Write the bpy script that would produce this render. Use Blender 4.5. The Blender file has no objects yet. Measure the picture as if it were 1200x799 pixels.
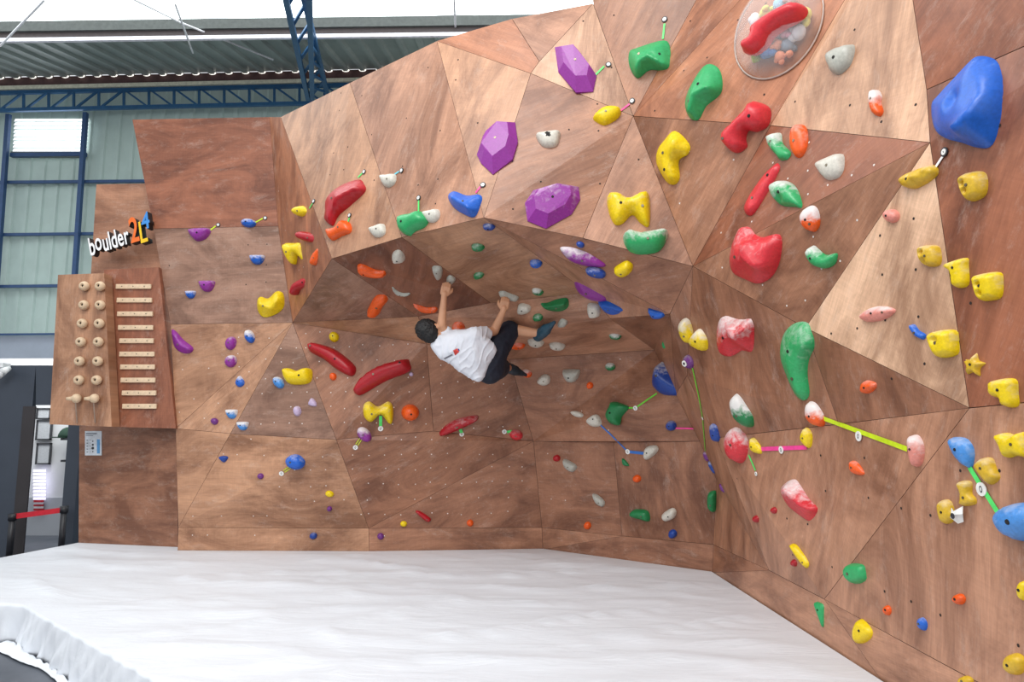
import bpy, bmesh, math, random
from mathutils import Vector, Matrix, noise
from mathutils.geometry import delaunay_2d_cdt
from mathutils.bvhtree import BVHTree
from math import sin, cos, radians as R, pi, sqrt
random.seed(7)
SC = bpy.context.scene
COL = SC.collection

# ------------------------------------------------------------------ camera
PITCH = R(7)
EYE = Vector((0, 0, 1.5))
cd = bpy.data.cameras.new('camera'); cam = bpy.data.objects.new('camera', cd); COL.objects.link(cam)
cd.lens = 24; cd.sensor_width = 36; cd.clip_end = 200
cam.location = EYE; cam.rotation_euler = (pi / 2 + PITCH, 0, 0)
SC.camera = cam

# ------------------------------------------------------------------ light
w = bpy.data.worlds.new('world'); SC.world = w; w.use_nodes = True
w.node_tree.nodes['Background'].inputs[0].default_value = (0.93, 0.96, 1.0, 1)
w.node_tree.nodes['Background'].inputs[1].default_value = 0.88
def area(name, loc, target, sx, sy, power, col=(1, 1, 1)):
    l = bpy.data.lights.new(name, 'AREA'); l.shape = 'RECTANGLE'; l.size = sx; l.size_y = sy
    l.energy = power; l.color = col
    o = bpy.data.objects.new(name, l); COL.objects.link(o); o.location = loc
    o.rotation_euler = (Vector(target) - Vector(loc)).to_track_quat('-Z', 'Y').to_euler()
    return o
area('skylight_front', (-1.6, 1.2, 7.6), (0.2, 5.2, 0.8), 3.0, 2.0, 240, (1, .985, .96))
area('skylight_rear', (-3.5, -4.5, 6.5), (0, 5, 1.5), 5.0, 3.0, 270, (1, .99, .97))
SC.view_settings.view_transform = 'Standard'; SC.view_settings.look = 'None'
SC.view_settings.gamma = 1; SC.view_settings.use_curve_mapping = False
SC.view_settings.exposure = 0.12

# ------------------------------------------------------------------ rays
def ray(px, py):
    a = (px - 600) / 800; b = (399.5 - py) / 800
    return Vector((a, cos(PITCH) - b * sin(PITCH), sin(PITCH) + b * cos(PITCH)))
def P(px, py, D):
    d = ray(px, py); return EYE + d * (D / d.y)
def PZ(px, py, z):
    d = ray(px, py); return EYE + d * ((z - 1.5) / d.z)
def PP(px, py, o, n):
    d = ray(px, py); return EYE + d * ((o - EYE).dot(n) / d.dot(n))

# ------------------------------------------------------------------ materials
def lin(c):
    return tuple(((v / 255) / 12.92 if v / 255 <= .04045 else ((v / 255 + .055) / 1.055) ** 2.4) for v in c) + (1,)
def newmat(name):
    m = bpy.data.materials.new(name); m.use_nodes = True
    return m, m.node_tree.nodes, m.node_tree.links, m.node_tree.nodes['Principled BSDF']
def ramp(N, a, b, ca=(0, 0, 0, 1), cb=(1, 1, 1, 1)):
    r = N.new('ShaderNodeValToRGB'); r.color_ramp.elements[0].position = a; r.color_ramp.elements[1].position = b
    r.color_ramp.elements[0].color = ca; r.color_ramp.elements[1].color = cb; return r
def noise_n(N, L, vec, sc, det=4, rough=.6, dist=0):
    n = N.new('ShaderNodeTexNoise'); n.inputs['Scale'].default_value = sc; n.inputs['Detail'].default_value = det
    n.inputs['Roughness'].default_value = rough; n.inputs['Distortion'].default_value = dist
    if vec: L.new(vec, n.inputs['Vector'])
    return n
def mapping(N, L, vec, s):
    m = N.new('ShaderNodeMapping'); m.inputs['Scale'].default_value = s; L.new(vec, m.inputs['Vector']); return m.outputs[0]
def mix(N, L, fac, a, b, mode='MIX'):
    m = N.new('ShaderNodeMix'); m.data_type = 'RGBA'; m.blend_type = mode
    if hasattr(fac, 'links'): L.new(fac, m.inputs[0])
    else: m.inputs[0].default_value = fac
    for i, v in ((6, a), (7, b)):
        if hasattr(v, 'links'): L.new(v, m.inputs[i])
        else: m.inputs[i].default_value = v
    return m.outputs[2]

WOODS = {}
def wood(tone):
    if tone in WOODS: return WOODS[tone]
    base = {'dark': (136, 88, 66), 'red': (150, 94, 69), 'brown': (156, 110, 85), 'mid': (170, 123, 96), 'grey': (154, 119, 101),
            'tan': (184, 140, 110), 'light': (206, 164, 134), 'pale': (216, 179, 150), 'rose': (180, 134, 108),
            'deep': (144, 96, 73), 'orange': (174, 117, 86)}[tone]
    m, N, L, B = newmat('plywood_' + tone)
    uv = N.new('ShaderNodeUVMap').outputs[0]
    oi = N.new('ShaderNodeObjectInfo')
    mul = N.new('ShaderNodeMath'); mul.operation = 'MULTIPLY'; mul.inputs[1].default_value = 40; L.new(oi.outputs['Random'], mul.inputs[0])
    add = N.new('ShaderNodeVectorMath'); add.operation = 'ADD'; L.new(uv, add.inputs[0]); L.new(mul.outputs[0], add.inputs[1])
    v = add.outputs[0]
    big = noise_n(N, L, mapping(N, L, v, (.9, 1.9, 1)), 1.3, 6, .68, .9)
    streak = noise_n(N, L, mapping(N, L, v, (.7, 8, 1)), 1.6, 6, .7, 1.0)
    fine = noise_n(N, L, mapping(N, L, v, (4, 110, 1)), 1.5, 3, .6)
    scuff = noise_n(N, L, mapping(N, L, v, (3, 6, 1)), 1.6, 10, .85, .35)
    cross = noise_n(N, L, mapping(N, L, v, (60, 5, 1)), 1.3, 4, .7, .4)
    dark = tuple(c * k for c, k in zip(lin(base)[:3], (.56, .48, .43))) + (1,)
    brt = tuple(min(1, c * k) for c, k in zip(lin(base)[:3], (1.24, 1.24, 1.22))) + (1,)
    c = mix(N, L, ramp(N, .34, .66).outputs[0], dark, brt)
    r1 = ramp(N, .36, .62); L.new(big.outputs[0], r1.inputs[0])
    c = mix(N, L, r1.outputs[0], dark, brt)
    r2 = ramp(N, .3, .7, (.78, .74, .71, 1), (1.10, 1.10, 1.10, 1)); L.new(streak.outputs[0], r2.inputs[0])
    c = mix(N, L, .8, c, r2.outputs[0], 'MULTIPLY')
    r3 = ramp(N, .35, .65, (.88, .86, .85, 1), (1.05, 1.05, 1.05, 1)); L.new(fine.outputs[0], r3.inputs[0])
    c = mix(N, L, .8, c, r3.outputs[0], 'MULTIPLY')
    r5 = ramp(N, .38, .7, (.9, .88, .86, 1), (1.07, 1.07, 1.07, 1)); L.new(cross.outputs[0], r5.inputs[0])
    c = mix(N, L, .6, c, r5.outputs[0], 'MULTIPLY')
    r4 = ramp(N, .53, .80, (0, 0, 0, 1), (.42, .42, .42, 1)); L.new(scuff.outputs[0], r4.inputs[0])
    c = mix(N, L, r4.outputs[0], c, lin((222, 205, 192)))
    L.new(c, B.inputs['Base Color'])
    rr = ramp(N, .3, .7, (.34, .34, .34, 1), (.56, .56, .56, 1)); L.new(scuff.outputs[0], rr.inputs[0]); L.new(rr.outputs[0], B.inputs['Roughness'])
    bp = N.new('ShaderNodeBump'); bp.inputs['Strength'].default_value = .12; bp.inputs['Distance'].default_value = .004
    L.new(streak.outputs[0], bp.inputs['Height']); L.new(bp.outputs[0], B.inputs['Normal'])
    WOODS[tone] = m; return m

MATS = {}
def plain(name, rgb, rough=.5, metal=0, var=.12, sc=18, bump=0):
    if name in MATS: return MATS[name]
    m, N, L, B = newmat(name)
    tc = N.new('ShaderNodeTexCoord').outputs['Object']
    n = noise_n(N, L, tc, sc, 4)
    a = lin(rgb); d = tuple(v * (1 - var) for v in a[:3]) + (1,); b = tuple(min(1, v * (1 + var)) for v in a[:3]) + (1,)
    r = ramp(N, .35, .65, d, b); L.new(n.outputs[0], r.inputs[0]); L.new(r.outputs[0], B.inputs['Base Color'])
    B.inputs['Roughness'].default_value = rough; B.inputs['Metallic'].default_value = metal
    if bump:
        bp = N.new('ShaderNodeBump'); bp.inputs['Strength'].default_value = bump; bp.inputs['Distance'].default_value = .01
        L.new(n.outputs[0], bp.inputs['Height']); L.new(bp.outputs[0], B.inputs['Normal'])
    MATS[name] = m; return m
def emis(name, rgb, s):
    if name in MATS: return MATS[name]
    m, N, L, B = newmat(name)
    tc = N.new('ShaderNodeTexCoord').outputs['Object']
    n = noise_n(N, L, mapping(N, L, tc, (.8, .8, .8)), 1.5, 5, .6, .6)
    a = lin(rgb); r = ramp(N, .3, .6, tuple(v * .8 for v in a[:3]) + (1,), a); L.new(n.outputs[0], r.inputs[0])
    B.inputs['Base Color'].default_value = a; L.new(r.outputs[0], B.inputs['Emission Color']); B.inputs['Emission Strength'].default_value = s
    MATS[name] = m; return m
RESIN = {'red': (214, 50, 60), 'crimson': (176, 24, 36), 'blue': (28, 98, 200), 'navy': (26, 66, 150), 'sky': (72, 142, 215), 'green': (46, 166, 98),
         'dgreen': (26, 124, 70), 'yellow': (238, 206, 10), 'ochre': (216, 176, 40), 'purple': (146, 50, 152), 'violet': (112, 48, 128), 'lilac': (196, 176, 206),
         'orange': (238, 92, 22), 'pink': (226, 142, 128), 'white': (208, 204, 192), 'grey': (178, 178, 168)}
def resin(colr, chalk=0):
    key = 'resin_%s_%s' % (colr, ['clean', 'dusty', 'chalked', 'caked'][chalk])
    if key in MATS: return MATS[key]
    m, N, L, B = newmat(key)
    t = N.new('ShaderNodeTexCoord')
    n = noise_n(N, L, t.outputs['Object'], 22, 5, .65, .5)
    n2 = noise_n(N, L, t.outputs['Object'], 70, 3, .6)
    a = lin(RESIN[colr])
    r = ramp(N, .3, .7, tuple(v * .84 for v in a[:3]) + (1,), tuple(min(1, v * 1.08) for v in a[:3]) + (1,)); L.new(n2.outputs[0], r.inputs[0])
    sep = N.new('ShaderNodeSeparateXYZ'); L.new(t.outputs['Generated'], sep.inputs[0])
    ma = N.new('ShaderNodeMath'); ma.operation = 'MULTIPLY_ADD'; ma.inputs[1].default_value = [.25, .35, .8, 1.1][chalk]
    ma.inputs[2].default_value = [-.35, -.22, -.38, -.42][chalk]
    L.new(sep.outputs['Y'], ma.inputs[0])
    ad = N.new('ShaderNodeMath'); ad.operation = 'ADD'; L.new(ma.outputs[0], ad.inputs[0]); L.new(n.outputs[0], ad.inputs[1])
    r2 = ramp(N, .5, [.95, .88, .85, .82][chalk], (0, 0, 0, 1), ([.3, .5, .8, .92][chalk],) * 3 + (1,)); L.new(ad.outputs[0], r2.inputs[0])
    c = mix(N, L, r2.outputs[0], r.outputs[0], lin((228, 224, 222)))
    L.new(c, B.inputs['Base Color']); B.inputs['Roughness'].default_value = .38
    bp = N.new('ShaderNodeBump'); bp.inputs['Strength'].default_value = .15; bp.inputs['Distance'].default_value = .004
    L.new(n2.outputs[0], bp.inputs['Height']); L.new(bp.outputs[0], B.inputs['Normal'])
    MATS[key] = m; return m

# ------------------------------------------------------------------ object helpers
def tag(o, label, cat, group=None, kind=None):
    if label: o['label'] = label
    if cat: o['category'] = cat
    if group: o['group'] = group
    if kind: o['kind'] = kind
    return o
def mesh_obj(name, verts, faces, mats, parent=None, smooth=False, midx=None, loc=None):
    me = bpy.data.meshes.new(name)
    if loc is not None: verts = [Vector(v) - Vector(loc) for v in verts]
    me.from_pydata([tuple(v) for v in verts], [], faces)
    for m in (mats if isinstance(mats, (list, tuple)) else [mats]): me.materials.append(m)
    if midx:
        for p, i in zip(me.polygons, midx): p.material_index = i
    if smooth:
        for p in me.polygons: p.use_smooth = True
    me.update()
    o = bpy.data.objects.new(name, me); COL.objects.link(o)
    if loc is not None: o.location = loc
    if parent: o.parent = parent
    return o
def empty(name, loc, label, cat, group=None):
    o = bpy.data.objects.new(name, None); COL.objects.link(o); o.location = loc; o.empty_display_size = .1
    return tag(o, label, cat, group)
def under(o, parent):
    """parent keeping world placement (parent is only translated)"""
    o.parent = parent; o.matrix_parent_inverse = Matrix.Translation(-Vector(parent.location)); return o
class MB:
    def __init__(s): s.v = []; s.f = []; s.i = []
    def add(s, vs, fs, mi=0):
        b = len(s.v); s.v += [Vector(v) for v in vs]; s.f += [tuple(b + k for k in f) for f in fs]; s.i += [mi] * len(fs)
    def box(s, x0, x1, y0, y1, z0, z1, mi=0):
        s.add([(x0, y0, z0), (x1, y0, z0), (x1, y1, z0), (x0, y1, z0), (x0, y0, z1), (x1, y0, z1), (x1, y1, z1), (x0, y1, z1)],
              [(0, 3, 2, 1), (4, 5, 6, 7), (0, 1, 5, 4), (1, 2, 6, 5), (2, 3, 7, 6), (3, 0, 4, 7)], mi)
    def bar(s, a, b, w, h=None, up=Vector((0, 0, 1)), mi=0):
        a = Vector(a); b = Vector(b); h = h or w; d = (b - a).normalized()
        x = d.cross(up)
        if x.length < 1e-4: x = d.cross(Vector((0, 1, 0)))
        x.normalize(); y = x.cross(d)
        q = [(-1, -1), (1, -1), (1, 1), (-1, 1)]
        s.add([a + x * w / 2 * i + y * h / 2 * j for i, j in q] + [b + x * w / 2 * i + y * h / 2 * j for i, j in q],
              [(3, 2, 1, 0), (4, 5, 6, 7), (0, 1, 5, 4), (1, 2, 6, 5), (2, 3, 7, 6), (3, 0, 4, 7)], mi)
    def tube(s, a, b, r1, r2=None, n=12, mi=0):
        a = Vector(a); b = Vector(b); r2 = r1 if r2 is None else r2; d = (b - a).normalized()
        x = d.orthogonal().normalized(); y = d.cross(x)
        vs = [a + (x * cos(2 * pi * k / n) + y * sin(2 * pi * k / n)) * r1 for k in range(n)] + \
             [b + (x * cos(2 * pi * k / n) + y * sin(2 * pi * k / n)) * r2 for k in range(n)]
        s.add(vs, [(k, (k + 1) % n, n + (k + 1) % n, n + k) for k in range(n)] + [tuple(range(n - 1, -1, -1)), tuple(range(n, 2 * n))], mi)
    def ball(s, c, r, sc=(1, 1, 1), nu=12, nv=8, mi=0):
        c = Vector(c); vs = [c + Vector((0, 0, r * sc[2]))]
        for j in range(1, nv):
            for i in range(nu):
                t = pi * j / nv; f = 2 * pi * i / nu
                vs.append(c + Vector((r * sc[0] * sin(t) * cos(f), r * sc[1] * sin(t) * sin(f), r * sc[2] * cos(t))))
        vs.append(c - Vector((0, 0, r * sc[2]))); L_ = len(vs) - 1; fs = []
        for i in range(nu): fs.append((0, 1 + i, 1 + (i + 1) % nu)); fs.append((L_, 1 + (nv - 2) * nu + (i + 1) % nu, 1 + (nv - 2) * nu + i))
        for j in range(nv - 2):
            for i in range(nu):
                a = 1 + j * nu; fs.append((a + i, a + nu + i, a + nu + (i + 1) % nu, a + (i + 1) % nu))
        s.add(vs, fs, mi)
    def build(s, name, mats, parent=None, smooth=False, loc=None):
        o = mesh_obj(name, s.v, s.f, mats, None, smooth, s.i, loc)
        if parent: under(o, parent)
        return o
def poly_slab(mb, pts, depth, back=None, mi=0):
    """front polygon pts (facing the camera) pushed back"""
    n = (pts[1] - pts[0]).cross(pts[2] - pts[0]).normalized()
    if n.dot(EYE - pts[0]) < 0: n = -n
    if (pts[1] - pts[0]).cross(pts[2] - pts[0]).dot(n) < 0: pts = pts[::-1]
    k = len(pts); off = back if back is not None else -n * depth
    mb.add(pts + [q + off for q in pts], [tuple(range(k)), tuple(range(2 * k - 1, k - 1, -1))] + [(i, k + i, k + (i + 1) % k, (i + 1) % k) for i in range(k)], mi)

# ================================================================== CLIMBING WALL
V = {}
def v(n, px, py, D): V[n] = P(px, py, D)
ZM = .25
for n, q in {'b1': (208, 646), 'b2': (433, 647), 'b3': (636, 644), 'b4': (835, 671), 'b5': (1034, 799), 'bL': (92, 637)}.items():
    V[n] = PZ(*q, ZM - .012)
V['b6'] = V['b4'] + (V['b5'] - V['b4']) * 1.75
def vk(n, px, py, a, b):                       # a point of the kick board standing on the line a-b
    d = (V[b] - V[a]); V[n] = PP(px, py, V[a], d.cross(Vector((0, 0, 1))).normalized())
vk('k1', 209, 618, 'b1', 'b2'); vk('k2', 432, 619, 'b1', 'b2'); V['k2'].y = V['b2'].y
vk('k3', 635, 618, 'b2', 'b3'); vk('k4', 836, 638, 'b3', 'b4'); vk('k34', 729, 628, 'b3', 'b4')
vk('kq0', 901, 668, 'b4', 'b5'); vk('kq', 966, 702, 'b4', 'b5'); vk('kq2', 1115, 783, 'b4', 'b5')
V['k6'] = Vector((V['b6'].x, V['b6'].y, V['kq2'].z))
# left wall
v('a1', 155, 140, 7.1); v('a2', 316, 137, 7.0); v('a3', 326, 265, 7.0); v('a4', 180, 268, 7.1)
v('V', 343, 378, 6.95); v('a5', 200, 380, 7.1); v('a6', 206, 502, 7.08); v('a7', 270, 508, 6.92); v('a8', 394, 515, 6.7)
# strip and headwall
v('s1', 329, 137, 6.75); v('L1', 389, 303, 5.8); v('h1', 410, 97, 6.0); v('L2', 471, 278, 5.3); v('h2', 512, 48, 5.3)
v('L3', 567, 255, 4.8); v('h3', 622, 86, 4.98); v('U', 742, 136, 4.78); v('L4', 683, 279, 4.75); v('T', 812, 312, 4.6)
v('h4', 600, 22, 5.1); v('h5', 632, 72, 4.96); v('h6', 695, 4, 4.95); v('B', 785, 368, 5.0)
v('t1', 686, -70, 4.9); v('t2', 865, -90, 4.4); v('t3', 950, -90, 3.95); v('t4', 1043, -90, 3.4); v('t5', 1056, -90, 3.1)
v('N', 903, 147, 3.95); v('W', 1090, 167, 2.85); v('X', 944, 384, 3.8); v('M', 1136, 478, 2.75)
# roof and lower back
v('g1', 490, 371, 6.35); v('F', 500, 403, 6.7); v('g2', 575, 355, 5.95); v('g3', 690, 343, 5.5); v('g4', 715, 373, 5.6)
v('F2', 597, 421, 6.75); v('F3', 767, 410, 6.15); v('c2', 792, 462, 5.9); v('c25', 820, 517, 5.85); v('c3', 840, 562, 5.8)
v('r1', 805, 440, 5.25); v('r2', 839, 513, 5.2); v('r3', 983, 497, 3.75)
v('d1', 625, 517, 7.05); v('d2', 719, 518, 6.5); v('d0', 508, 505, 6.9)
V['e1'] = Vector((V['b6'].x + .02, V['b6'].y, 1.62)); V['e2'] = Vector((V['b6'].x - .02, V['b6'].y, 3.75)); V['e3'] = V['b6'].lerp(V['e1'], 0); 
v('w1', 1086, 105, 2.9); V['w2'] = Vector((V['e1'].x, V['b6'].y, 2.75))

wall = empty('climbing_wall', (0, 7.0, 0), 'faceted brown plywood bouldering wall with overhanging roof behind the white mat', 'climbing wall')
PANELS = [  # vertices, tone, grain angle, dots (w white / d dark / -), density
 ('a1 a2 a3 a4', 'red', 0, '-', 0), ('a4 a3 V a5', 'grey', 0, 'd', .1), ('a2 s1 L1 V a3', 'orange', 85, 'w', .1),
 ('a5 V a6', 'tan', 10, 'w', .35), ('V a7 a6', 'tan', 40, 'w', .5), ('V a8 a7', 'grey', 5, 'w', .6),
 ('a6 a7 k1', 'tan', 0, 'w', .2), ('a7 a8 k2 k1', 'tan', 0, 'w', .3), ('k1 k2 b2 b1', 'tan', 0, 'w', .1),
 ('k2 k3 b3 b2', 'mid', 0, 'w', .1), ('V F d0 a8', 'brown', 40, 'w', 1), ('F F2 d1 d0', 'brown', 20, 'w', .9),
 ('a8 d0 d1 k2', 'brown', 25, 'w', .9), ('d1 k3 k2', 'brown', 15, 'w', .8),
 ('F2 F3 c2 c25 d2 d1', 'brown', 0, 'w', .12), ('d1 d2 k34 k3', 'brown', 0, 'w', .12), ('d2 c25 c3 k4 k34', 'brown', 90, '-', .1),
 ('k3 k34 b3', 'mid', 0, '-', 0), ('k34 k4 b4 b3', 'brown', 0, '-', 0),
 ('s1 h1 L2 L1', 'tan', 75, 'd', .25), ('h1 h2 L3 L2', 'rose', 70, 'd', .25), ('h2 h3 L3', 'tan', 75, 'd', .25),
 ('h3 U L4 L3', 'mid', 20, 'd', .25), ('U T L4', 'rose', 60, 'd', .3), ('U N T', 'mid', 50, 'w', .2),
 ('h2 h4 h5 h3', 'orange', 150, '-', .1), ('h4 h6 h5', 'rose', 150, '-', .1), ('h6 U h3 h5', 'light', 80, 'd', .2),
 ('h6 t1 t2 U', 'mid', 60, 'd', .15), ('U t2 t3', 'orange', 45, 'd', .3), ('U t3 t4 N', 'orange', 45, 'd', .3),
 ('N t4 t5 w1 W', 'light', 80, 'd', .55), ('t5 e2 w2 w1', 'red', 20, 'd', .2), ('w1 w2 e1 M W', 'red', 60, 'd', .3),
 ('N W T', 'red', 20, 'w', .5), ('T W X', 'mid', 35, 'w', .4), ('W M X', 'pale', 60, 'd', .6),
 ('T X r3 r2 r1', 'brown', 80, 'd', .3), ('X M r3', 'brown', 80, 'd', .3), ('r2 r3 M kq kq0', 'rose', 60, 'd', .5), ('M e1 k6 kq2 kq', 'rose', 80, 'd', .5),
 ('T r1 c2 B', 'brown', 70, '-', 0), ('r1 r2 kq0 k4 c3 c25 c2', 'mid', 60, '-', .1),
 ('k4 kq0 b4', 'brown', 0, '-', 0), ('kq0 kq b5 b4', 'rose', 0, '-', .0), ('kq kq2 k6 b6 b5', 'rose', 5, '-', 0),
 ('L1 g1 V', 'grey', 20, '-', .1), ('V g1 F', 'tan', 0, '-', .1), ('L1 L2 g2 g1', 'dark', 50, '-', .1),
 ('L2 L3 g3 g2', 'tan', 40, '-', .1), ('L3 B g4 g3', 'rose', 30, '-', .1), ('L3 L4 T B', 'brown', 10, '-', .1),
 ('g1 g2 g3 g4 F3 F2 F', 'rose', 10, '-', .1), ('g4 B c2 F3', 'brown', 0, '-', .1),
]
DOTW = plain('screw_white', (222, 214, 208), .5); DOTD = plain('bolt_hole_dark', (40, 30, 26), .8)
EDGE = plain('plywood_edge_dark', (96, 64, 50), .8)
tris = []; tri_v = []
rnd = random.Random(3)
def basis(n, ang=0):
    up = Vector((0, 0, 1)) if abs(n.z) < .9 else Vector((0, 1, 0))
    x = up.cross(n).normalized(); y = n.cross(x)
    return x * cos(ang) + y * sin(ang), y * cos(ang) - x * sin(ang)
def in_poly(x, y, pl):
    c = False
    for i in range(len(pl)):
        (x1, y1), (x2, y2) = pl[i - 1], pl[i]
        if (y1 > y) != (y2 > y) and x < (x2 - x1) * (y - y1) / (y2 - y1) + x1: c = not c
    return c
def seg_d(x, y, a, b):
    dx, dy = b[0] - a[0], b[1] - a[1]; t = max(0, min(1, ((x - a[0]) * dx + (y - a[1]) * dy) / (dx * dx + dy * dy + 1e-12)))
    return math.hypot(x - a[0] - t * dx, y - a[1] - t * dy)
VN = {}
for names, *_r in PANELS:
    pk = names.split(); pts = [V[k] for k in pk]; n = Vector((0, 0, 0))
    for i in range(len(pts)): n += (pts[i - 1] - pts[0]).cross(pts[i] - pts[0])
    n.normalize()
    if n.dot(EYE - pts[0]) < 0: n = -n
    for k in pk: VN[k] = VN.get(k, Vector((0, 0, 0))) + n
BACK = {tuple(V[k]): V[k] - VN[k].normalized() * .02 for k in VN}
for names, tone, grain, dk, dens in PANELS:
    pts = [V[k] for k in names.split()]
    n = Vector((0, 0, 0))
    for i in range(len(pts)): n += (pts[i - 1] - pts[0]).cross(pts[i] - pts[0])
    n.normalize(); c = sum(pts, Vector()) / len(pts)
    if n.dot(EYE - c) < 0: pts = pts[::-1]; n = -n
    bx, by = basis(n)
    p2 = [Vector(((q - c).dot(bx), (q - c).dot(by))) for q in pts]
    from mathutils.geometry import tessellate_polygon
    tr = tessellate_polygon([[Vector((q.x, q.y, 0)) for q in p2]])
    tr = [t if (p2[t[1]] - p2[t[0]]).cross(p2[t[2]] - p2[t[0]]) > 0 else t[::-1] for t in tr]
    k = len(pts); fr_ = []
    for i in range(k):
        e1_ = (pts[i] - pts[i - 1]).normalized(); e2_ = (pts[(i + 1) % k] - pts[i]).normalized()
        m_ = n.cross(e1_) + n.cross(e2_); m_ = m_ / max(.35, m_.length_squared / 2); fr_.append(pts[i] + m_ * .0016)
    vs = fr_ + [BACK[tuple(q)] for q in pts]
    fs = [tuple(t) for t in tr] + [tuple(k + j for j in t[::-1]) for t in tr] + [(i, k + i, k + (i + 1) % k, (i + 1) % k) for i in range(k)]
    mi = [0] * (2 * len(tr)) + [2] * k
    for t in tr:
        b = len(tri_v); tri_v += [pts[j] for j in t]; tris.append((b, b + 1, b + 2))
    if dk != '-' and dens > 0:
        xs = [q.x for q in p2]; ys = [q.y for q in p2]; st = .155 if dk == 'w' else .21
        local = BVHTree.FromPolygons(pts, [tuple(t) for t in tr])
        yy = min(ys)
        while yy < max(ys):
            xx = min(xs)
            while xx < max(xs):
                x = xx + rnd.uniform(-.015, .015); y = yy + rnd.uniform(-.015, .015); xx += st
                if rnd.random() > dens or not in_poly(x, y, [tuple(q) for q in p2]): continue
                if min(seg_d(x, y, p2[i - 1], p2[i]) for i in range(k)) < .02: continue
                h = local.ray_cast(c + bx * x + by * y + n * .6, -n)
                if h[0] is None: continue
                q = h[0]; qn = h[1]; ux, uy = basis(qn); r = .0062 if dk == 'w' else .0072
                b = len(vs); vs += [q + qn * .0012 + (ux * cos(a * pi / 3) + uy * sin(a * pi / 3)) * r for a in range(6)]
                fs.append(tuple(range(b, b + 6))); mi.append(1)
            yy += st
    o = mesh_obj('plywood_panel', vs, fs, [wood(tone), DOTW if dk == 'w' else DOTD, EDGE], None, False, mi)
    under(o, wall)
    uvl = o.data.uv_layers.new(name='UVMap'); gx, gy = basis(n, R(grain))
    for lp in o.data.loops:
        q = o.data.vertices[lp.vertex_index].co - c; uvl.data[lp.index].uv = (q.dot(gx), q.dot(gy))
# boards of the left end
def board(name, pts, tone, grain, parent, depth=.02, dots=None):
    mb = MB(); poly_slab(mb, pts, depth, Vector((0, depth, 0)))
    o = mb.build(name, [wood(tone), DOTD]); under(o, parent)
    n = (pts[1] - pts[0]).cross(pts[2] - pts[0]).normalized()
    uvl = o.data.uv_layers.new(name='UVMap'); gx, gy = basis(n if n.y < 0 else -n, R(grain))
    for lp in o.data.loops:
        q = o.data.vertices[lp.vertex_index].co - pts[0]; uvl.data[lp.index].uv = (q.dot(gx), q.dot(gy))
    return o
def note(pts):
    for i in range(1, len(pts) - 1):
        b = len(tri_v); tri_v.extend([pts[0], pts[i], pts[i + 1]]); tris.append((b, b + 1, b + 2))
bR = PZ(208, 642, ZM - .012)
low = [P(93, 499, V['bL'].y), P(208, 499, bR.y), bR, V['bL']]
board('plywood_panel', low, 'brown', 0, wall); note(low)
ret = [V['a6'] + Vector((0, .02, 0)), V['b1'] + Vector((0, .02, 0)), bR + Vector((.02, 0, 0)), P(207, 500, bR.y) + Vector((.02, 0, 0))]
mb = MB(); mb.add(ret, [(0, 1, 2, 3)]); q_ = mb.build('plywood_panel', wood('brown')); q_.data.uv_layers.new(name='UVMap'); under(q_, wall)
sgp = [P(113, 216, 7.3), P(170, 215, 7.3), P(183, 268, 7.3), P(192, 318, 7.3), P(106, 330, 7.3)]
board('plywood_panel', sgp, 'mid', 0, wall); note(sgp)
campus = empty('campus_board', P(165, 501, 7.0), 'reddish plywood campus board carrying a ladder of ten pale rungs', 'training board')
cb = [P(122, 316, 7.04), P(186, 313, 7.04), P(206, 502, 7.04), P(131, 500, 7.04)]
board('board', cb, 'red', 90, campus, .2); note(cb)
pegb = empty('peg_board', P(95, 499, 6.85), 'light plywood board with two columns of wooden ball grips', 'training board')
pb = [P(68, 322, 6.87), P(122, 320, 6.87), P(131, 500, 6.87), P(58, 497, 6.87)]
board('board', pb, 'tan', 90, pegb, .14); note(pb)
BV = BVHTree.FromPolygons(tri_v, tris)
def hitwall(px, py):
    d = ray(px, py).normalized(); h = BV.ray_cast(EYE, d)
    if h[0] is None: return None, None
    n = h[1].normalized()
    if n.dot(d) > 0: n = -n
    return h[0], n
# ================================================================== HOLDS
HG = {'s': 'small climbing holds', }
def smooth_loop(pts, n=5):
    out = []
    k = len(pts)
    for i in range(k):
        p0, p1, p2, p3 = pts[i - 1], pts[i], pts[(i + 1) % k], pts[(i + 2) % k]
        for j in range(n):
            t = j / n; t2 = t * t; t3 = t2 * t
            out.append(p1 * (1 - 2.5 * t2 + 1.5 * t3) + p0 * (-.5 * t + t2 - .5 * t3) + p2 * (.5 * t + 2 * t2 - 1.5 * t3) + p3 * (-.5 * t2 + .5 * t3))
    return out
def ell(cx, cy, w_, h_, ang=0, n=10):
    a = R(ang); o = []
    for k in range(n):
        x = w_ / 2 * cos(2 * pi * k / n); y = h_ / 2 * sin(2 * pi * k / n)
        o.append((cx + x * cos(a) - y * sin(a), cy + x * sin(a) + y * cos(a)))
    return o
def half(cx, cy, w_, h_, ang=0):              # flat lip above, round belly below
    a = R(ang); o = []
    for x, y in ((-.5, -.42), (-.25, -.5), (.25, -.5), (.5, -.42), (.45, .0), (.26, .4), (0, .5), (-.26, .4), (-.45, .0)):
        x *= w_; y *= h_; o.append((cx + x * cos(a) - y * sin(a), cy + x * sin(a) + y * cos(a)))
    return o
BOLT = plain('bolt_steel', (120, 112, 96), .35, .8); HOLE = plain('bolt_hole_black', (26, 22, 20), .8)
HOLDS = {}
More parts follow.
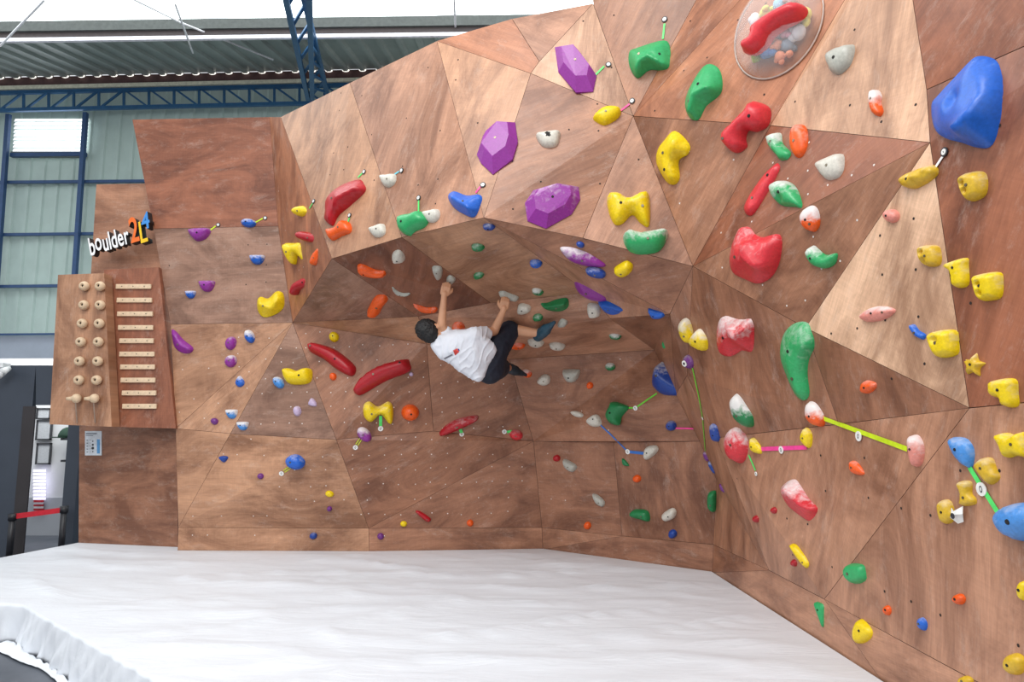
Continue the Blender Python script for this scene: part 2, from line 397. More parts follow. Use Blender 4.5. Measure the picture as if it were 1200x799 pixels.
def H(colr, out, hk, label, chalk=1, prof='dome', bias=(0, .15), bolts=1, dips=(), group=None, cat='climbing hold', name='climbing_hold', rough=.05, ridge=None):
    """colr: resin colour; out: outline in photo pixels; hk: height relative to the half width"""
    out = [tuple(o) for o in out]
    cx = sum(o[0] for o in out) / len(out); cy = sum(o[1] for o in out) / len(out)
    q, n = hitwall(cx, cy)
    if q is None: print('NO WALL', label); return None
    tc = (EYE - q).normalized(); cc = n.dot(tc)
    ax = n.copy()
    if cc < .62:
        for k in range(20):
            ax = (n * (1 - k / 20) + tc * (k / 20)).normalized()
            if ax.dot(tc) >= .62: break
    wpx = min(max(o[0] for o in out) - min(o[0] for o in out), max(o[1] for o in out) - min(o[1] for o in out))
    area_ = abs(sum(out[i - 1][0] * out[i][1] - out[i][0] * out[i - 1][1] for i in range(len(out)))) / 2
    per = sum(math.hypot(out[i][0] - out[i - 1][0], out[i][1] - out[i - 1][1]) for i in range(len(out)))
    hw = 2 * area_ / per * 1.15                     # half width in pixels
    Dd = (q - EYE).dot(Vector((0, cos(PITCH), sin(PITCH))))
    Hh = hk * hw * Dd / 800 * (.95 if prof == 'block' else 1.1)
    o3 = q + ax * Hh * .3
    # axes
    up = Vector((0, 0, 1)) - ax * ax.z
    if up.length < .25: up = (Vector((0, 1, 0)) - ax * ax.y)
    up.normalize(); x_ = up.cross(ax)
    p2 = []
    for px, py in out:
        s = PP(px, py, o3, ax) - o3; p2.append(Vector((s.dot(x_), s.dot(up))))
    flat = prof == 'facet'
    loop = p2 if flat else smooth_loop(p2, 4 if per > 60 else 3)
    if sum(loop[i - 1].x * loop[i].y - loop[i].x * loop[i - 1].y for i in range(len(loop))) < 0: loop.reverse()
    k = len(loop)
    lp = [(a.x, a.y) for a in loop]
    xs = [a[0] for a in lp]; ys = [a[1] for a in lp]; mx = max(map(abs, xs)) + 1e-6; my = max(map(abs, ys)) + 1e-6
    mx = (max(xs) - min(xs)) / 2 + 1e-6; my = (max(ys) - min(ys)) / 2 + 1e-6; xc = (max(xs) + min(xs)) / 2; yc = (max(ys) + min(ys)) / 2
    mr = Matrix((x_, up, ax)).transposed().to_4x4(); mr.translation = q
    rg = None
    if ridge:
        rg = []
        for px, py in ridge:
            s = PP(px, py, q + ax * Hh * .92, ax) - q; rg.append((s.dot(x_), s.dot(up)))
    if flat:
        c2 = sum(loop, Vector((0, 0))) / k
        inner = [c2 + (a - c2) * .66 + Vector((bias[0] * mx, bias[1] * my)) for a in loop]
        vs = [Vector((a.x, a.y, -.01)) for a in loop] + [Vector((a.x, a.y, Hh * .12)) for a in loop] + \
             [Vector((a.x, a.y, Hh * (.92 + .08 * sin(3 * i)))) for i, a in enumerate(inner)]
        fs = [tuple(range(k - 1, -1, -1))]
        for i in range(k):
            j = (i + 1) % k; fs += [(i, j, k + j, k + i), (k + i, k + j, 2 * k + j), (k + i, 2 * k + j, 2 * k + i)]
        fs.append(tuple(range(2 * k, 3 * k))); top = max(range(2 * k, 3 * k), key=lambda i: vs[i].z)
        bpts = [Vector((c2.x * 1 + bias[0] * mx, c2.y + bias[1] * my, Hh * .95))]
    else:
        st = max(.006, min(mx, my) / (8.0 if dips or rg else 5.5)); ins = []
        y = min(ys) + st / 2; row = 0
        while y < max(ys):
            x = min(xs) + (st / 2 if row % 2 else 0)
            while x < max(xs):
                if in_poly(x, y, lp) and min(seg_d(x, y, lp[i - 1], lp[i]) for i in range(k)) > st * .4: ins.append((x, y))
                x += st
            y += st * .87; row += 1
        allp = [Vector(a) for a in lp] + [Vector(a) for a in ins]
        res = delaunay_2d_cdt(allp, [], [tuple(range(k))], 1, 1e-5)
        vc = res[0]; tf = res[2]
        ds = [min(seg_d(a.x, a.y, lp[i - 1], lp[i]) for i in range(k)) for a in vc]
        dm = max(ds) + 1e-6; vs = []; sd = rnd.random() * 50
        for a, d in zip(vc, ds):
            t = min(1, d / dm)
            if prof == 'dome': h = sqrt(max(0, 1 - (1 - t) ** 2))
            elif prof == 'ridge': h = t ** .75
            else: h = min(1, t * 2.4) ** .5 * (1 - .08 * (1 - t))
            if rg:
                dr_ = min(seg_d(a.x, a.y, rg[i], rg[i + 1]) for i in range(len(rg) - 1)); h = (d / (d + dr_ * .9 + 1e-6)) ** .95 * min(1, d / (dm * .3)) ** .5
            h *= 1 + bias[0] * (a.x - xc) / mx + bias[1] * (a.y - yc) / my
            for dx, dy, dr, dd in dips:
                e = math.hypot((a.x - xc) / mx - dx, (a.y - yc) / my - dy) / dr
                if e < 1: h *= 1 - dd * (1 - e * e) ** 2
            h += rough * noise.noise(Vector((a.x, a.y, sd)) * (1.1 / max(dm, .01))) * t
            vs.append(Vector((a.x, a.y, Hh * (.10 + .9 * h))))
        used = [i for i, d in enumerate(ds) if d < 1e-5]
        # boundary order comes from the edges used once
        cnt = {}
        for f in tf:
            for i in range(len(f)):
                e = (f[i], f[(i + 1) % len(f)]); cnt[e] = 1
        skirt = .012 + (.5 * min(mx, my) * (1 - cc) if cc < .75 else 0)
        fs = [tuple(f) for f in tf]; low_ = {}
        for (a, b) in list(cnt):
            if (b, a) not in cnt:
                for z in (a, b):
                    if z not in low_: low_[z] = len(vs); vs.append(Vector((vs[z].x, vs[z].y, -skirt)))
                fs.append((b, a, low_[a], low_[b]))
        nb = len(vc)
        top = max(range(nb), key=lambda i: ds[i]); bpts = [vs[top]]
        if bolts > 1:
            far = sorted(range(nb), key=lambda i: -ds[i])[:max(3, nb // 5)]
            b2 = max(far, key=lambda i: (vs[i].xy - vs[top].xy).length); bpts.append(vs[b2])
    o = mesh_obj(name, vs, fs, [resin(colr, chalk)], None, not flat)
    if not flat:
        pass
    o.matrix_world = mr
    tag(o, label, cat, group)
    if bolts and per > 34:
        for bi, bp in enumerate(bpts[:bolts]):
            r = min(.011, max(.006, hw * Dd / 800 * .13)); mb = MB(); mb.tube(bp + Vector((0, 0, -.004)), bp + Vector((0, 0, .0025)), r, r * .9, 8)
            b = mesh_obj('bolt', mb.v, mb.f, BOLT if (bi + len(label)) % 2 else HOLE); b.parent = o
    HOLDS[label] = o
    return o
TAPES = {'green': (86, 226, 110), 'lime': (200, 226, 30), 'pink': (240, 70, 150), 'cyan': (110, 200, 215), 'blue': (50, 110, 190), 'white': (235, 235, 235), 'grass': (110, 205, 60)}
TAGW = plain('tag_white', (232, 232, 228), .4); TAGK = plain('tag_ink', (44, 46, 52), .6)
def onwall(px, py, off):
    q, n = hitwall(px, py); return (q + n * off, n)
def marker(colr, tape, disc, label, rim=True, r=None, wd=.014, printed=False):
    q0, n0 = onwall(disc[0], disc[1], .0)
    root = empty('route_marker', q0, label, 'route marker', 'tape route markers')
    tm = plain('tape_' + colr, TAPES[colr], .45)
    for seg in tape:
        (x0, y0), (x1, y1) = seg[:2]
        k = max(2, int(math.hypot(x1 - x0, y1 - y0) / 7)); ps = [onwall(x0 + (x1 - x0) * i / k, y0 + (y1 - y0) * i / k, .004) for i in range(k + 1)]
        mb = MB(); W_ = seg[2] if len(seg) > 2 else wd
        offs = [0] if W_ > 0 else [-.011, .011]
        W_ = abs(W_)
        for of in offs:
            vs = []
            for i, (q, n) in enumerate(ps):
                d = (ps[min(i + 1, k)][0] - ps[max(i - 1, 0)][0]).normalized(); s = d.cross(n).normalized()
                for a, b in ((-1, 0), (1, 0), (1, 1), (-1, 1)): vs.append(q + s * (W_ / 2 * a + of) + n * .0015 * b)
            fs = [(3, 2, 1, 0), (4 * k, 4 * k + 1, 4 * k + 2, 4 * k + 3)]
            for i in range(k):
                for j in range(4): fs.append((4 * i + j, 4 * i + (j + 1) % 4, 4 * i + 4 + (j + 1) % 4, 4 * i + 4 + j))
            mb.add(vs, fs)
        mb.build('tape_strip', tm, root)
    rr = r or (.022)
    x, y = basis(n0, rnd.uniform(-.5, .5))
    def disc_mesh(ra, z0, z1, nm, mt, sx=1., par=root):
        vs = [q0 + n0 * z + (x * cos(a * pi / 8) * sx + y * sin(a * pi / 8)) * ra for z in (z0, z1) for a in range(16)]
        fs = [tuple(range(15, -1, -1)), tuple(range(16, 32))] + [(a, (a + 1) % 16, 16 + (a + 1) % 16, 16 + a) for a in range(16)]
        o = mesh_obj(nm, vs, fs, mt)
        if par is root: under(o, root)
        else: o.parent = par; o.matrix_parent_inverse = Matrix.Translation(-q0)
        return o
    if rim:
        disc_mesh(rr, .004, .008, 'tag_rim', TAGK); disc_mesh(rr * .66, .007, .010, 'tag', TAGW); disc_mesh(rr * .2, .0095, .0105, 'printed_number', TAGK, .5)
    else:
        disc_mesh(rr, .005, .009, 'tag', TAGW)
        ra = rr * .5
        vs = []
        for s_ in (1, .62):
            vs += [q0 + n0 * .0098 + (x * cos(a * pi / 8) * .6 + y * sin(a * pi / 8)) * ra * s_ for a in range(16)]
        o = mesh_obj('printed_number', vs, [(a, (a + 1) % 16, 16 + (a + 1) % 16, 16 + a) for a in range(16)], TAGK); under(o, root)
    return root

# ---- large holds and volumes, upper headwall
vk_ = dict(prof='facet', bolts=1, cat='wall volume', name='wall_volume')
H('purple', [(650, 54), (671, 52), (679, 60), (699, 87), (695, 106), (675, 107), (654, 83)], .42, 'purple faceted volume near the top of the wall, on the pale panel', 0, **vk_)
H('purple', [(558, 180), (565, 158), (585, 142), (603, 142), (606, 165), (600, 185), (577, 203), (563, 190)], .42, 'purple faceted volume left of the white hold with a black patch', 0, **vk_)
H('purple', [(615, 237), (625, 222), (655, 214), (678, 218), (680, 233), (670, 250), (640, 267), (618, 258)], .36, 'widest purple faceted volume, just above the lip of the overhang', 1, **vk_)
H('green', [(736, 59), (745, 54), (777, 45), (784, 57), (784, 80), (760, 79), (745, 89), (736, 75)], .9, 'green hooked hold at the top of the wall left of the clear dome', 0, bolts=2, dips=((-.1, -.9, .6, .5),), ridge=[(743, 83), (748, 70), (758, 64), (780, 76)])
H('green', [(822, 76), (835, 75), (842, 87), (841, 107), (824, 122), (815, 138), (805, 136), (800, 120), (806, 100)], .9, 'upright green banana shaped hold left of the curled red hold', 0, bolts=2, bias=(.1, .2), ridge=[(803, 128), (810, 110), (822, 103), (838, 100)])
H('yellow', [(695, 136), (707, 126), (722, 125), (728, 129), (724, 137), (710, 145), (700, 142)], .8, 'small yellow leaf shaped hold on the top headwall with a pink tape marker', 0)
wh = H('white', [(628, 157), (640, 154), (655, 153), (656, 160), (652, 170), (641, 172), (633, 168)], .7, 'white half round hold with a black patch in its middle', 0, bolts=0)
H('yellow', [(788, 153), (804, 168), (803, 180), (792, 188), (793, 208), (787, 216), (778, 212), (767, 192), (768, 176), (776, 164)], .8, 'tall yellow S shaped hold on the brown headwall panel', 0, bolts=2, ridge=[(789, 160), (784, 178), (781, 195), (784, 210)])
H('red', [(880, 118), (896, 124), (899, 136), (896, 148), (884, 154), (874, 153), (871, 163), (872, 172), (860, 179), (848, 170), (847, 156), (860, 142), (876, 126)], .9, 'red curled bean shaped hold below the clear dome', 0, bolts=2)
H('green', [(900, 160), (912, 155), (916, 168), (928, 178), (925, 187), (914, 188), (906, 178), (901, 170)], .8, 'small dark green S curl hold left of the orange oval hold', 2)
H('orange', ell(936, 165, 20, 40, 3), .7, 'orange upright oval hold below the clear dome', 1)
H('white', [(956, 192), (970, 184), (986, 180), (987, 198), (980, 208), (968, 210), (960, 202)], .7, 'white quarter round hold right of the green leaf hold', 0)
H('red', [(906, 192), (912, 191), (913, 200), (897, 228), (880, 251), (871, 248), (872, 236), (890, 208)], .8, 'straight red bar hold leaning on the upper right wall', 0, bolts=2, ridge=[(909, 196), (884, 238), (876, 244)])
H('green', [(904, 218), (916, 211), (928, 216), (936, 228), (940, 243), (928, 242), (914, 240), (906, 232)], .8, 'green leaf shaped hold with a chalked top, right of the red bar hold', 2, dips=((-.3, -.2, .5, .5),))
H('orange', [(950, 241), (956, 245), (959, 256), (958, 266), (952, 272), (942, 266), (938, 254), (942, 245)], .7, 'orange oval hold half white with chalk, right of the green leaf hold', 3, bolts=2, bias=(-.2, 0))
H('red', [(864, 267), (884, 279), (906, 276), (908, 298), (900, 322), (884, 333), (868, 328), (854, 320), (850, 304), (854, 284)], .9, 'big glossy red two horned hold right of the roof corner', 1, bolts=1, dips=((0, .75, .55, .5),), ridge=[(866, 274), (868, 300), (884, 316), (905, 284)])
H('green', [(945, 296), (951, 288), (957, 292), (966, 299), (978, 297), (979, 303), (975, 311), (964, 315), (952, 310)], .8, 'small green curved hold below the chalked orange oval hold', 2)
H('grey', [(968, 66), (976, 58), (988, 53), (999, 52), (1000, 63), (995, 77), (982, 87), (972, 82)], .7, 'grey white half round hold right of the clear dome', 0, bolts=1)
H('orange', [(1021, 108), (1028, 105), (1032, 112), (1031, 120), (1034, 130), (1030, 136), (1022, 132), (1019, 120)], .9, 'small chalked orange hold on the pale top right panel', 3)
H('blue', [(1085, 122), (1093, 110), (1113, 88), (1128, 72), (1137, 65), (1150, 65), (1162, 72), (1171, 92), (1172, 118), (1167, 142), (1155, 168), (1140, 172), (1120, 166), (1100, 160), (1088, 148)], .72,
  'huge blue egg shaped hold with a scooped hollow at the top right', 0, bolts=0, bias=(.0, 0), dips=((-.12, .22, .30, .45),), rough=.03, cat='wall volume', ridge=[(1148, 84), (1146, 104), (1134, 130), (1112, 152)])
H('yellow', [(712, 228), (726, 226), (737, 231), (752, 225), (761, 228), (761, 262), (751, 260), (741, 250), (730, 260), (720, 261), (713, 246)], .8, 'yellow bow tie shaped hold right of the widest purple volume', 1, bolts=2, dips=((0, .9, .5, .5),))
H('green', [(730, 276), (738, 269), (752, 272), (780, 268), (782, 278), (772, 293), (752, 296), (736, 291)], .9, 'green loaf shaped hold at the lip below the yellow bow tie hold', 2, bolts=1)
H('ochre', [(1056, 210), (1064, 203), (1084, 195), (1094, 194), (1097, 203), (1086, 213), (1070, 221), (1058, 218)], .8, 'knobbly ochre caterpillar shaped hold below the grey tag', 1, rough=.5)
H('pink', ell(1044.5, 253, 17, 16, 20), .9, 'small round pink hold on the pale triangle panel', 1)
H('ochre', [(1127, 207), (1138, 201), (1151, 202), (1155, 214), (1152, 229), (1138, 236), (1131, 232), (1127, 220)], .9, 'chunky yellow letter shaped hold below the huge blue hold', 1, prof='block', dips=((-.4, .3, .28, .85), (-.3, -.2, .28, .85)))
H('ochre', [(1078, 290), (1088, 287), (1098, 289), (1101, 302), (1098, 311), (1086, 312), (1079, 305)], .9, 'yellow pocketed block hold near the edge of the pale triangle panel', 1, prof='block', dips=((-.4, .4, .34, .85), (-.3, -.4, .34, .85)))
H('yellow', [(1109, 314), (1112, 307), (1131, 302), (1133, 312), (1133, 334), (1118, 336), (1116, 320)], .9, 'yellow number one shaped hold right of the pale triangle panel', 1, prof='block')
H('yellow', [(1143, 326), (1148, 321), (1169, 319), (1172, 332), (1170, 348), (1158, 352), (1147, 350)], .9, 'yellow cube like hold with two pockets, right of the number one hold', 1, prof='block', dips=((-.3, .2, .28, .85), (-.3, -.4, .28, .85)))
H('pink', [(1008, 370), (1022, 360), (1038, 359), (1049, 364), (1036, 374), (1015, 377)], .7, 'pink lens shaped hold on the pale triangle panel', 2, bolts=2)
H('blue', [(1066, 382), (1071, 380), (1076, 387), (1084, 392), (1081, 398), (1072, 393)], .9, 'small blue squiggle hold on the pale triangle panel', 1)
H('yellow', [(1090, 392), (1100, 387), (1117, 387), (1120, 399), (1119, 415), (1100, 419), (1093, 410)], .9, 'yellow block hold at the lower tip of the pale triangle panel', 1, prof='block', dips=((-.2, .3, .35, .5),))
H('green', [(925, 381), (940, 378), (950, 390), (952, 405), (944, 422), (942, 440), (944, 462), (938, 470), (928, 462), (918, 440), (911, 418), (914, 395)], .7, 'long green drooping hold in the middle of the right wall', 1, bolts=2, bias=(-.1, .2), ridge=[(946, 392), (936, 412), (932, 435), (936, 462)])
st = []
for k in range(10):
    a = k * pi / 5 + .15; rr = 14.5 if k % 2 == 0 else 8
    st.append((1141 + rr * sin(a) * .86, 428 - rr * cos(a)))
H('ochre', st, 1.0, 'yellow star shaped hold right of the pale triangle tip', 1, prof='block')
H('yellow', [(1162, 450), (1166, 445), (1187, 444), (1190, 460), (1190, 476), (1176, 476), (1173, 467), (1163, 464)], .9, 'yellow letter P shaped hold right of the star hold', 1, prof='block')
H('orange', [(1009, 452), (1014, 446), (1027, 448), (1027, 455), (1018, 461), (1010, 460)], .8, 'small orange wedge hold right of the long green hold', 1)
H('dgreen', [(856, 470), (861, 462), (867, 465), (874, 474), (883, 488), (882, 500), (872, 500), (860, 488)], .8, 'green teardrop hold with a white chalked upper half', 3)
H('red', [(838, 380), (845, 372), (862, 375), (880, 372), (884, 393), (880, 414), (866, 412), (852, 419), (840, 415), (836, 400)], .9, 'big rounded red hold below the two horned red hold', 2, bolts=1, ridge=[(845, 376), (858, 396), (878, 380)])
H('yellow', [(795, 380), (803, 374), (811, 384), (814, 398), (806, 402), (798, 395)], .9, 'yellow rock shaped hold, left one of the pair under the roof corner', 2)
H('yellow', [(811, 392), (820, 385), (829, 396), (829, 409), (820, 411), (808, 402)], .9, 'yellow rock shaped hold, right one of the pair under the roof corner', 2)
H('violet', ell(807, 424, 12, 17, -15), .8, 'small purple hold at the upper end of the long green tape', 1)
H('navy', [(832, 498), (840, 497), (843, 505), (843, 517), (834, 515)], .8, 'blue block hold beside the long green tape', 1, prof='block')
H('red', [(850, 522), (852, 510), (858, 501), (866, 500), (874, 508), (879, 522), (873, 538), (864, 543), (854, 536)], .8, 'red oval hold with chalk, left of the pink tape', 2)
H('yellow', [(880, 513), (887, 517), (893, 525), (892, 532), (880, 528)], .9, 'small yellow hold at the left end of the pink tape', 1)
H('yellow', [(943, 501), (951, 507), (951, 520), (946, 525), (938, 514)], .9, 'small yellow hold at the right end of the pink tape', 1)
H('orange', [(946, 472), (953, 472), (960, 480), (965, 491), (962, 500), (952, 497), (945, 486)], .8, 'orange and white hold at the left end of the lime tape', 3, bias=(-.2, 0))
H('pink', [(1066, 512), (1074, 510), (1080, 518), (1082, 530), (1078, 544), (1070, 546), (1066, 531)], .9, 'pinkish chalked hold at the right end of the lime tape', 2)
H('orange', [(996, 541), (1003, 541), (1013, 551), (1013, 557), (998, 554)], .8, 'small orange hold below the lime tape', 1)
H('red', [(912, 576), (918, 566), (928, 562), (936, 570), (946, 583), (958, 594), (956, 605), (946, 611), (934, 604), (920, 592)], .8, 'red slipper shaped hold on the lower right wall', 2, bolts=0, ridge=[(918, 574), (936, 592), (954, 600)])
H('sky', [(1112, 516), (1118, 512), (1131, 514), (1139, 523), (1141, 534), (1137, 548), (1128, 545), (1118, 533)], .7, 'light blue teardrop hold at the upper end of the bright green tape', 1)
H('sky', [(1167, 605), (1177, 593), (1195, 589), (1214, 594), (1222, 612), (1212, 630), (1193, 634), (1175, 625)], .8, 'light blue rounded hold at the right edge, below the bright green tape', 1)
H('yellow', [(1168, 510), (1178, 507), (1188, 510), (1198, 506), (1204, 520), (1204, 536), (1190, 534), (1178, 536), (1174, 524)], .9, 'yellow lobed hold near the right edge above the light blue rounded hold', 1, prof='block')
H('ochre', [(1144, 546), (1150, 537), (1161, 537), (1166, 549), (1170, 560), (1160, 568), (1152, 560)], .9, 'ochre letter shaped hold touching the bright green tape', 1, prof='block')
H('ochre', [(1123, 567), (1128, 563), (1138, 565), (1138, 578), (1143, 584), (1142, 591), (1126, 592), (1127, 578)], .9, 'ochre number two shaped hold left of the tag on bright green tape', 1, prof='block')
H('ochre', [(1100, 590), (1108, 585), (1115, 590), (1118, 606), (1112, 613), (1103, 611)], .9, 'ochre hold beside the crumpled white label', 1, prof='block')
H('crimson', ell(907, 598, 8, 8), .9, 'tiny red screw-on hold nearer to the red slipper shaped hold', 0)
H('crimson', ell(886.5, 608, 9, 9), .9, 'tiny dark red hold near the foot of the corner', 0)
H('crimson', ell(931, 659.5, 9, 9), .9, 'tiny dark red hold beside the yellow stick hold', 0)
H('yellow', [(926, 640), (931, 638), (938, 645), (948, 658), (947, 665), (941, 663)], .8, 'yellow stick hold on the lower right wall', 0)
H('green', [(990, 668), (994, 661), (1005, 660), (1014, 662), (1017, 673), (1015, 681), (1000, 684), (992, 678)], .8, 'green boxy hold on the lower right wall', 0, prof='block')
H('green', [(954, 707), (961, 706), (967, 709), (966, 722), (964, 735), (960, 726)], .7, 'green spike hold pointing down at the kick board', 0)
H('yellow', [(1000, 741), (1005, 727), (1011, 726), (1024, 737), (1022, 748), (1004, 754)], .8, 'yellow fan shaped hold low on the right wall', 0, prof='block')
H('orange', ell(1040, 715, 10, 12), .9, 'small orange hold above the yellow fan shaped hold', 0)
H('orange', ell(1124, 702, 14, 13), .9, 'orange nub hold low on the right wall, larger of two', 0)
H('blue', ell(1081, 731, 11, 16, -15), .9, 'small blue hold between two orange nubs low on the right wall', 1)
H('yellow', ell(1200, 692, 14, 24), .9, 'yellow hold cut off by the right edge, low on the wall', 0)
H('ochre', ell(1189, 778, 25, 26), .8, 'round ochre hold with a dark bolt in the bottom right corner', 0)
H('ochre', ell(1132, 798, 18, 13), .8, 'yellow hold cut off by the bottom edge of the photo', 0)
# ---- left headwall
H('blue', [(523, 229), (530, 223), (545, 228), (560, 227), (560, 239), (553, 253), (540, 249), (529, 241)], .9, 'blue shark tooth hold on the headwall, with pink tape', 0, bias=(0, -.2), ridge=[(528, 230), (545, 240), (554, 248)])
H('crimson', [(378, 247), (380, 231), (395, 217), (417, 209), (425, 214), (427, 224), (410, 239), (394, 251), (387, 263), (378, 256)], .8, 'big red boomerang hold on the left headwall panel', 0, bolts=1, ridge=[(383, 252), (393, 232), (420, 218)])
H('orange', [(383, 269), (394, 266), (402, 258), (410, 262), (411, 272), (400, 276), (387, 281)], .9, 'orange horned hold under the red boomerang hold', 0)
H('yellow', ell(354, 247.5, 22, 13, 5), .9, 'yellow potato shaped hold left of the headwall edge', 0, bolts=1)
H('white', [(445, 206), (454, 204), (463, 204), (463, 214), (456, 219), (449, 217)], .8, 'white hold with light blue tape on the headwall', 0)
H('white', [(432, 268), (440, 264), (449, 262), (451, 272), (446, 277), (438, 277)], .8, 'white hold right of the orange horned hold', 0)
H('green', [(467, 262), (470, 253), (483, 250), (493, 247), (500, 256), (495, 265), (484, 270), (477, 275), (469, 271)], .9, 'green mitten shaped hold at the headwall lip', 0)
H('white', [(495, 249), (504, 246), (513, 245), (514, 254), (508, 260), (500, 259)], .8, 'white hold touching the green mitten shaped hold', 0)
H('crimson', [(348, 273), (353, 271), (375, 276), (376, 283), (370, 286), (350, 280)], .8, 'short red bar hold above the yellow M shaped hold', 0)
H('yellow', [(332, 286), (343, 285), (354, 284), (358, 293), (363, 304), (358, 309), (348, 299), (343, 310), (336, 302)], .8, 'yellow M shaped hold on the narrow orange strip', 0)
H('orange', [(374, 290), (375, 300), (371, 310), (363, 309), (366, 298)], .8, 'orange sliver hold at the arete below the red bar', 0)
H('crimson', [(340, 342), (345, 331), (361, 324), (366, 330), (360, 337), (350, 340), (343, 346)], .8, 'short red curved hold below the yellow M shaped hold', 0)
H('yellow', [(300, 352), (304, 347), (313, 349), (322, 341), (330, 343), (331, 358), (322, 367), (308, 371), (301, 364)], .9, 'yellow saddle shaped hold on the grey brown panel', 0, ridge=[(304, 356), (316, 361), (327, 348)])
H('purple', [(221, 269), (232, 267), (243, 267), (246, 271), (240, 279), (230, 282), (223, 276)], .9, 'purple hold with yellow tape below the dark top left panel', 1)
H('blue', ell(291, 261, 17, 10, 5), .9, 'blue and white hold with yellow tape below the dark top left panel', 2)
H('blue', half(301, 304, 17, 11), .9, 'blue hold on the left wall level with the yellow M hold', 2)
H('purple', half(242, 335, 18, 13), .9, 'purple half round hold above the small blue hold on the grey brown panel', 1)
H('blue', half(223, 345, 12, 9), .9, 'small blue hold left of the purple half round hold', 2)
H('purple', [(200, 387), (205, 388), (214, 398), (225, 407), (222, 413), (212, 413), (203, 405)], .8, 'purple crescent hold at the left edge of the wall', 0, ridge=[(203, 391), (211, 404), (220, 409)])
H('blue', ell(292, 394, 11, 16, -20), .9, 'upright blue and white hold below the grey brown panel', 3)
H('purple', ell(270, 402, 12, 16, 20), .9, 'purple egg hold, upper of two stacked', 1)
H('purple', ell(270, 423, 13, 15, 30), .9, 'purple egg hold with white stripe, lower of two stacked', 2)
H('blue', [(276, 447), (281, 440), (286, 448), (282, 453), (277, 452)], .9, 'blue drop shaped hold below the purple egg holds', 2)
H('sky', ell(326, 448, 11, 15, -35), .9, 'blue and white hold left of the yellow loaf hold', 2)
H('yellow', [(331, 434), (338, 431), (347, 434), (357, 431), (364, 433), (363, 446), (352, 450), (336, 448)], .9, 'yellow loaf hold with a dip on the grey triangle panel', 0, dips=((0, .8, .4, .5),))
H('lilac', [(361, 474), (365, 466), (370, 471), (370, 476)], .9, 'lilac chip hold, upper of two on the grey triangle panel', 1)
H('lilac', ell(348, 481.5, 9, 12), .9, 'lilac chip hold, lower of two on the grey triangle panel', 1)
H('sky', half(271, 485, 13, 11), .9, 'blue and white cup hold with a black scuff above', 3)
H('violet', ell(251, 493.5, 8, 8), .9, 'tiny purple hold left of the blue cup holds', 0)
H('sky', half(284, 499, 13, 10), .9, 'blue and white cup hold, lower and further right', 3)
H('navy', [(256, 536), (262, 534), (267, 536), (262, 542)], .9, 'small navy triangle hold on the lower left wall', 0)
H('blue', ell(345, 541.5, 21, 18, 15), .9, 'blue round hold with lime tape on the lower left wall', 1)
H('violet', ell(305, 558, 7, 7), .9, 'tiny purple hold left below the blue round hold', 0)
H('yellow', ell(386, 579, 10, 7, 15), .9, 'tiny yellow hold near the lower arete', 0)
H('violet', ell(386, 596.5, 6, 6), .9, 'tiny purple hold below the tiny yellow hold near the arete', 0)
H('navy', ell(367, 628, 9, 8, -20), .9, 'small navy hold on the left kick board', 1)
H('violet', ell(446, 628.5, 8, 8), .9, 'tiny purple hold on the kick board right of the arete', 0)
H('yellow', ell(473, 614, 8, 7), .9, 'tiny yellow hold left of the short red stick hold', 0)
H('crimson', [(487, 600), (492, 599), (504, 607), (504, 611), (499, 611)], .9, 'short red stick hold low on the back wall', 0)
H('orange', ell(551, 613, 8, 8), .9, 'tiny orange hold low on the back wall', 0)
H('crimson', [(361, 403), (367, 401), (390, 408), (408, 421), (416, 431), (411, 440), (395, 433), (378, 420), (362, 411)], .8, 'long curved red hold, upper left one of the pair below the climber', 0, bolts=2)
H('crimson', [(414, 455), (425, 440), (447, 427), (475, 420), (479, 425), (478, 434), (450, 446), (424, 461), (416, 461)], .8, 'long curved red hold, lower right one of the pair below the climber', 0, bolts=2)
H('orange', ell(390, 441, 8, 9), .9, 'tiny orange hold below the long red holds', 0)
H('yellow', ell(391, 394.5, 11, 12), .9, 'small round yellow hold above the long red holds', 0)
H('yellow', [(426, 476), (433, 471), (443, 477), (455, 471), (461, 478), (460, 495), (455, 496), (446, 486), (435, 495), (427, 489)], .9, 'yellow butterfly shaped hold with green tape on the back wall', 1, bolts=1)
H('orange', ell(481, 484, 21, 19), 1.1, 'orange ball hold on the back wall right of the yellow butterfly hold', 0)
H('purple', ell(427, 509.5, 20, 14, 45), .9, 'purple and white shell hold with lime tape on the back wall', 2)
H('crimson', [(515, 507), (530, 494), (557, 487), (560, 492), (549, 499), (520, 511)], .8, 'slim red curved hold with green tape on the back wall', 1)
H('red', ell(605, 510, 16, 12, 10), .9, 'red nubby hold with green tape left of it', 1)
H('lilac', ell(482, 438.5, 5, 5), .9, 'tiny lilac hold right of the long red holds', 0)
# ---- roof
H('white', [(459, 300), (463, 294), (469, 293), (474, 300), (473, 307), (461, 308)], .9, 'white hold on the roof just under the headwall lip', 0)
H('orange', [(418, 313), (424, 310), (440, 317), (451, 318), (450, 325), (435, 325), (422, 321)], .9, 'orange curved hold on the roof, nearest to the left corner', 0)
H('grey', [(459, 335), (465, 341), (473, 344), (481, 343), (478, 347), (468, 347), (461, 342)], .9, 'white crescent hold on the roof left of the climber', 0)
H('orange', [(430, 369), (433, 359), (441, 346), (452, 345), (455, 352), (448, 361), (442, 371)], .9, 'orange fat hold on the grey roof triangle', 0)
H('orange', [(484, 357), (490, 358), (500, 361), (511, 360), (511, 366), (495, 366)], .9, 'orange hold beside the climber\'s raised forearm', 1)
H('grey', [(506, 314), (512, 311), (518, 314), (517, 326), (511, 327)], .9, 'white half hold above the climber\'s left hand', 0)
H('grey', [(523, 327), (527, 322), (534, 327), (530, 333), (524, 333)], .9, 'white half hold gripped by the climber\'s left hand', 0)
